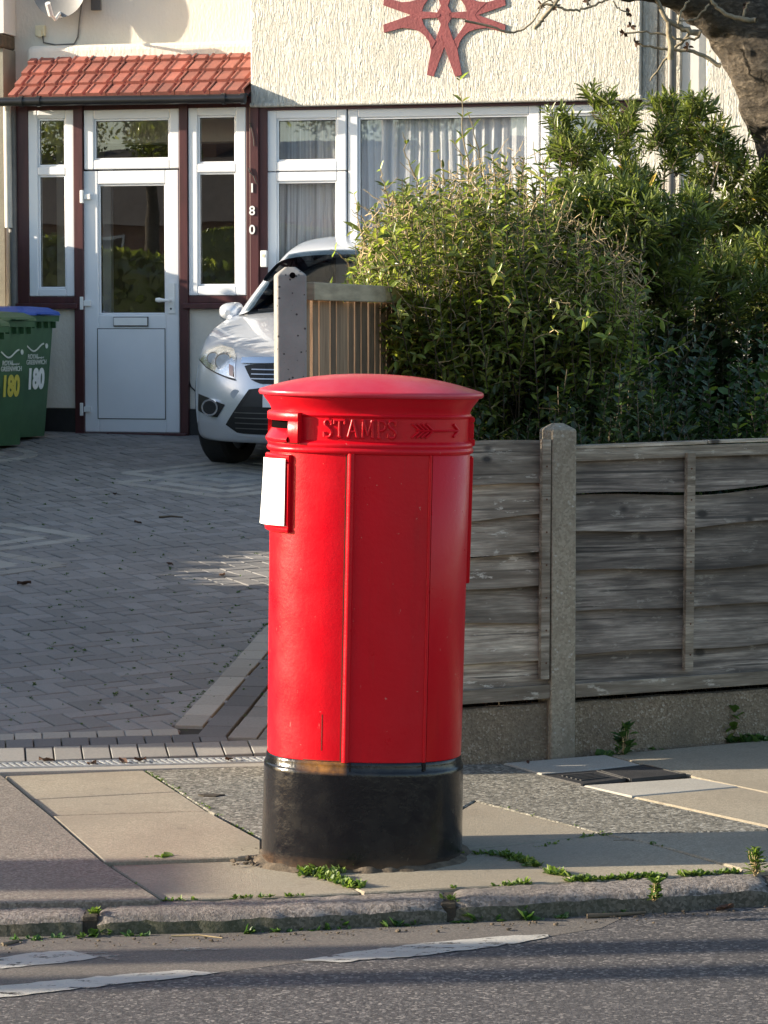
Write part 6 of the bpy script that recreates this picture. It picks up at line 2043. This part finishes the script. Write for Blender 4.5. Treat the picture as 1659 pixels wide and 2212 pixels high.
weeds([(1240, 1904), (1520, 1889)], PAVE, 260, .020, .007, .4)
weeds([(905, 1922), (945, 1925), (968, 1934), (975, 1950)], PAVE, 420, .018, .008)
weeds([(1140, 1836), (1300, 1802), (1340, 1812), (1400, 1820), (1440, 1832)], PAVE, 110, .014, .006)
weeds([(1020, 1728), (1346, 1812)], PAVE, 30, .010, .004)
weeds([(318, 1667), (560, 1812)], PAVE, 130, .010, .006)
weeds([(4, 1672), (290, 1666)], PAVE, 90, .009, .006)
weeds([(1310, 1632), (1390, 1636)], PAVE, 160, .035, .02, .4, 1)
weeds([(1560, 1606), (1659, 1596)], PAVE, 160, .035, .02, .4, 1)
weeds([(1400, 1620), (1560, 1606)], PAVE, 60, .016, .01, .4, 1)
# kerb foot
def fz(px): return float(np.interp(px, [0, 594, 952, 1255, 1659], [2032, 2014, 1995, 1983, 1946]))
weeds([(p, fz(p)) for p in range(20, 1640, 60)], ROAD, 70, .022, .008, .3, 1)
weeds([(940, 1992), (980, 1990), (1060, 1984), (1160, 1982)], ROAD, 240, .04, .012, .3, 1)
weeds([(203, 1951), (207, 1962), (208, 1975)], PAVE, 500, .016, .006)
weeds([(200, 2020), (260, 2018)], ROAD, 160, .03, .012, .3, 1)
weeds([(700, 2005), (900, 1996)], ROAD, 90, .03, .010, .3, 1)
struct(wl.build('weeds', [MAT['weed'], MAT['weed_dark']], None, droop=.25, fold=.2), 'stuff')
# moss and grass specks in the drive joints
ml = wl = Leafer()
for i in range(420):
    px, py = rng.uniform(0, 575), 1010 + 560 * rng.random() ** .8
    weeds([(px, py), (px + 6, py + rng.normal(0, 2))], DRIVE, 90 + 0 * px, .010, .006, .3, 0)
weeds([(372, 1565), (575, 1346)], DRIVE, 60, .010, .005, .3, 0)
struct(ml.build('joint_moss', [MAT['weed_dark'], MAT['weed']], None), 'stuff')
def rosette(px, py, pl, n, size, wr, label, name='weed_plant', tall=False, mat='weed'):
    p = on(px, py, pl); root = thing(name, label, 'weed', p)
    L = Leafer(); S = Stems()
    for k in range(n):
        az = rng.uniform(0, 6.28); el = rng.uniform(.2, 1.2)
        h = rng.uniform(0, size * 2.2) if tall else 0
        q = np.array((rng.normal(0, size * .25), rng.normal(0, size * .25), h))
        if tall: S.add(curve((0, 0, 0), q, rng.normal(0, .004, 3), 5, .001), .002, .001, 3)
        L.P.append(q); L.D.append((math.cos(az) * math.cos(el), math.sin(az) * math.cos(el), math.sin(el))); L.N.append((rng.normal(0, .2), rng.normal(0, .2), 1)); L.L.append(size * rng.uniform(.6, 1.2)); L.W.append(size * wr * rng.uniform(.7, 1.2)); L.M.append(0)
    L.build('leaves', [MAT[mat]], root)
    if tall: S.build('stalks', MAT['stem'], root)
rosette(1416, 1944, PAVE, 60, .026, .3, 'bushy little weed growing out of the kerb face', tall=True)
rosette(1632, 1892, PAVE, 60, .035, .2, 'tall grassy weed with a seed head at the kerb joint, far right', tall=True)
rosette(1648, 1932, ROAD, 26, .08, .13, 'long leaved grassy weed at the kerb foot by the right edge', mat='weed_dark')
rosette(1085, 1978, ROAD, 12, .06, .2, 'dark dandelion rosette at the foot of the kerb', mat='weed_dark')
rosette(1348, 1632, PAVE, 34, .05, .3, 'dark leafy weed against the gravel board, right of the short post', tall=True, mat='weed_dark')
rosette(1580, 1600, PAVE, 26, .05, .35, 'bright green leafy weed against the gravel board, far right', tall=True, mat='weed')
# twig in the gutter, twig on the drive
def stick(pts, pl, r, label, mat='stem_dark', name='fallen_twig'):
    P = [on(x, y, pl, r * .9) for x, y in pts]; c = P[0]
    m = MB(); m.tube([p - c for p in P], [r, r * .8, r * .5][:len(P)] if len(P) == 3 else [r, r * .7], 7)
    o = m.build(name, MAT[mat], None, smooth=60); o.location = c
    tag(o, label, 'twig')
stick([(1268, 1979), (1330, 1976), (1395, 1971)], ROAD, .008, 'thick brown stick lying in the gutter below the kerb')
stick([(344, 1117), (370, 1115), (395, 1117)], DRIVE, .0075, 'dark twig lying in the middle of the shaded driveway')
stick([(1325, 1816), (1380, 1815)], PAVE, .003, 'thin straight twig on the grey tarmac strip')
stick([(1440, 1962), (1500, 1957)], ROAD, .004, 'thin pale straw in the gutter at the right', 'stem')
stick([(370, 2022), (430, 2020), (480, 2026)], ROAD, .003, 'thin curved straw at the kerb foot, left of the pillar box', 'stem')
stick([(5, 2040), (40, 2032)], ROAD, .006, 'short broken stick at the kerb foot by the left edge')
def crumple(px, py, pl, size, label, mat='dead', cat='leaf', name='dead_leaf', group=None):
    p = on(px, py, pl, 0.006); m = MB(); rows = []
    a = rng.uniform(0, 6.28)
    for u in np.linspace(-1, 1, 6):
        w_ = (1 - abs(u) ** 2.2) * .42 + .02
        rows.append([Vector((size * (u * math.cos(a) - v * w_ * math.sin(a)), size * (u * math.sin(a) + v * w_ * math.cos(a)), size * (.28 * abs(v) ** 1.5 + .16 * u * u * (1 if u > 0 else -.3) + rng.normal(0, .09)))) for v in np.linspace(-1, 1, 5)])
    m.grid(rows); o = m.build(name, MAT[mat], None, smooth=60); o.location = p
    tag(o, label, cat, group)
crumple(52, 1262, DRIVE, .045, 'largest curled brown leaf on the drive, near the left edge')
for px, py, s_ in ((480, 1243, .03), (367, 1219, .025), (298, 1130, .03), (248, 1068, .028)):
    crumple(px, py, DRIVE, s_, 'small curled brown leaf lying on the shaded drive', group='dead leaves scattered on the drive')
for px, py in ((198, 1650), (266, 1646), (303, 1643), (495, 1641), (100, 1643)):
    crumple(px, py, DRIVE, .03, 'reddish dead leaf caught on the drain grating', group='dead leaves on the drain grating')
crumple(1566, 1963, ROAD, .03, 'pale dry leaf in the gutter at the right')
crumple(1140, 1948 - 300 + 0, PAVE, .0 + .018, 'small brown leaf on the shaded tarmac by the fence foot')
# grit in the gutter
gm = MB()
for i in range(260):
    px = rng.uniform(-50, 1700); py = fz(px) + abs(rng.normal(0, 9)) + 3
    p = on(px, py, ROAD, .005); s_ = abs(rng.normal(0, .0022)) + .0006
    gm.add([p + Vector(v * s_ * rng.uniform(.6, 1.2)) * (1.0) for v in iv * np.array((1.3, 1.0, .7))], [tuple(f) for f in ifc])
for i in range(40):
    px = rng.uniform(500, 575); py = rng.uniform(1828, 1868)
    p = on(px, py, PAVE, .006); s_ = rng.uniform(.003, .009)
    gm.add([p + Vector(v * s_ * rng.uniform(.6, 1.2)) for v in iv * np.array((1.3, 1.0, .8))], [tuple(f) for f in ifc])
struct(gm.build('grit', MAT['debris']), 'stuff')

# ================================================================== THE STREET OUTSIDE THE FRAME
def hedge_block(name, label, a, b_, zt_, wd, n, lsz=.11):
    root = thing(name, label, 'hedge', (a[0], a[1], 0)); org = np.array((a[0], a[1], 0.0))
    A_, B_ = np.array((a[0], a[1], 0.)), np.array((b_[0], b_[1], 0.))
    d = (B_ - A_); Ln = np.linalg.norm(d); d /= Ln; s_ = np.array((d[1], -d[0], 0))
    m = MB(); rows = []
    zs = [(0, .0), (.5, .0), (.5, .92), (.42, 1.0), (-.42, 1.0), (-.5, .92), (-.5, 0)]
    for t in np.linspace(0, 1, 20):
        g_ = pz(DRIVE, *(A_ + d * Ln * t)[:2]); zz = np.interp(t, np.linspace(0, 1, len(zt_)), zt_)
        rows.append([Vector(A_ + d * Ln * t + s_ * (u * wd) + np.array((0, 0, g_ - .1 + (zz - g_ + .1) * h)) - org) for u, h in zs[1:]])
    m.grid(rows); m.add(rows[0], [tuple(range(6))]); m.add(rows[-1], [tuple(reversed(range(6)))])
    m.build('inner_growth', MAT['privet'], root)
    L = Leafer()
    for i in range(n):
        t = rng.random(); g_ = pz(DRIVE, *(A_ + d * Ln * t)[:2]); zz = np.interp(t, np.linspace(0, 1, len(zt_)), zt_)
        if rng.random() < .35: u, h = rng.uniform(-.5, .5), 1.0
        else: u, h = rng.choice((-.52, .52)), rng.random()
        p = A_ + d * Ln * t + s_ * (u * wd) + np.array((0, 0, g_ + (zz - g_) * h)) - org
        L.P.append(p); L.D.append(rng.normal(0, 1, 3) + np.array((0, 0, .4))); L.N.append(rng.normal(0, 1, 3)); L.L.append(lsz); L.W.append(lsz * .32); L.M.append(0)
    L.build('foliage', [MAT['privet']], root)
hedge_block('shading_hedge', 'unseen clipped hedge left of the drive near the street, added to shade the drive', (-5.9, 10.45), (-5.0, 14.1), (1.95, 2.0, 2.0), .7, 2600)  # unseen hedge run, added and shaped to cast the drive's shade and sun gap
hedge_block('shading_hedge', 'unseen low stretch of the added hedge, letting a patch of sun onto the drive', (-5.0, 14.12), (-4.6, 15.4), (1.25, 1.3), .7, 900)
hedge_block('shading_hedge', 'unseen long clipped hedge left of the drive, added to shade the car and door', (-4.6, 15.42), (-3.50, 21.75), (2.15, 2.2, 2.25, 2.45), .6, 3200)
# unseen cabinet and posts, added for the shadows they throw on pavement and road
cbx = thing('shading_cabinet', 'unseen green cabinet on the pavement to the left, added to shade the pavement', 'cabinet', (-9.2, 8.15, pz(PAVE, -9.2, 8.1)))
m = MB(); m.box(-.6, .6, -.19, .19, 0, 2.3); m.build('casing', MAT['cabinet'], cbx, bevel=.01)
m = MB(); m.box(-.63, .63, -.22, .22, 2.3, 2.36); m.build('cap', MAT['cabinet'], cbx, bevel=.01)
def pole(x, y, r, h, label, name, mat):
    root = thing(name, label, 'post', (x, y, pz(ROAD, x, y))); m = MB(); m.tube([(0, 0, -.1), (0, 0, h)], [r, r * .7], 14); m.build('column', MAT[mat], root, smooth=50)
    m = MB(); m.tube([(0, 0, 0), (0, 0, 1.1)], [r * 1.25, r * 1.2], 14); m.build('foot', MAT[mat], root, smooth=50)
pole(-7.2, 7.42, .10, 6.0, 'unseen grey column at the left, added to cast a shadow band on the road', 'shadow_column', 'greypipe')
pole(-9.5, 7.08, .10, 5.0, 'unseen slim post further left, added to cast a shadow band on the road', 'shadow_post', 'greypipe')
pole(-6.6, 7.83, .03, 3.0, 'unseen thin kerbside post to the left, added to cast a narrow shadow', 'shadow_post', 'greypipe')
# terrace across the street, seen only in the window panes
for k in range(7):
    x0 = -58 + k * 8.2
    root = thing('opposite_house', 'brick house across the street, behind the camera', 'house', (x0 + 4, -21.0, -.1), group='houses across the street')
    m = MB(); m.box(-3.95, 3.95, -7, 0, 0, 4.4); m.build('wall', MAT['brick'], root)
    m = MB(); m.add([(-4.09, .35, 4.3), (4.09, .35, 4.3), (4.09, -3.5, 6.5), (-4.09, -3.5, 6.5), (4.09, -7.3, 4.3), (-4.09, -7.3, 4.3)], [(1, 0, 3, 2), (2, 3, 5, 4), (0, 5, 3), (1, 2, 4)]); rf = m.build('roof', MAT['slate'], root)
    m = MB(); m.box(-.5, .5, -3.8, -3.0, 5.8, 7.4); m.box(-.57, .57, -3.87, -2.93, 7.15, 7.3)
    for q in (-.25, .25): m.tube([(q, -3.4, 7.4), (q, -3.4, 7.75)], .12, 10)
    m.build('chimney', MAT['brick'], rf)
    for (xa, xb, za, zb2) in ((-3.2, -.6, .9, 2.2), (-3.2, -.6, 2.9, 4.0), (1.6, 3.2, 2.9, 4.0)):
        m = MB(); m.box(xa, xb, .004, .06, za, zb2); wf = m.build('window', MAT['upvc'], root)
        m = MB(); m.box(xa + .08, xb - .08, .0601, .066, za + .08, zb2 - .08); m.build('pane', MAT['seal'], wf)
    m = MB(); m.box(1.6, 2.6, .004, .06, 0.05, 2.1); m.build('door', MAT['maroon'], root)
for x, y, h, lab in ((-19.5, -11.0, 2.2, 'sunlit hedge across the street behind the camera, the nearer of two'), (-28, -11.2, 1.9, 'sunlit hedge across the street behind the camera, the farther of two')):
    hedge_block('front_garden_hedge', lab, (x - 2.2, y), (x + 2.2, y), (h + 1.3, h + 1.5, h + 1.2), 1.0, 9000, .06)

for x, y, h, lab in ((-17.5, -13.5, 8.5, 'broad evergreen tree across the street behind the camera'), (-25, -14.5, 8.6, 'taller tree farther along across the street behind the camera')):
    root = thing('street_tree', lab, 'tree', (x, y, -.1))
    m = MB(); m.tube([(0, 0, 0), (.1, 0, h * .5), (0, .1, h * .85)], [.28, .18, .06], 12); m.build('trunk', MAT['bark_tree'], root, smooth=60)
    L = Leafer()
    cl = [(rng.normal(0, 1.3), rng.normal(0, 1.3), rng.uniform(h * .66, h), rng.uniform(.5, 1.0)) for k in range(26)]
    for k in range(12000):
        c = cl[rng.integers(0, len(cl))]; d = rng.normal(0, 1, 3); d /= np.linalg.norm(d)
        p = np.array(c[:3]) + d * c[3] * rng.random() ** .4
        L.P.append(p); L.D.append(rng.normal(0, 1, 3)); L.N.append(rng.normal(0, 1, 3)); L.L.append(.11); L.W.append(.035); L.M.append(0)
    L.build('crown', [MAT['privet']], root)
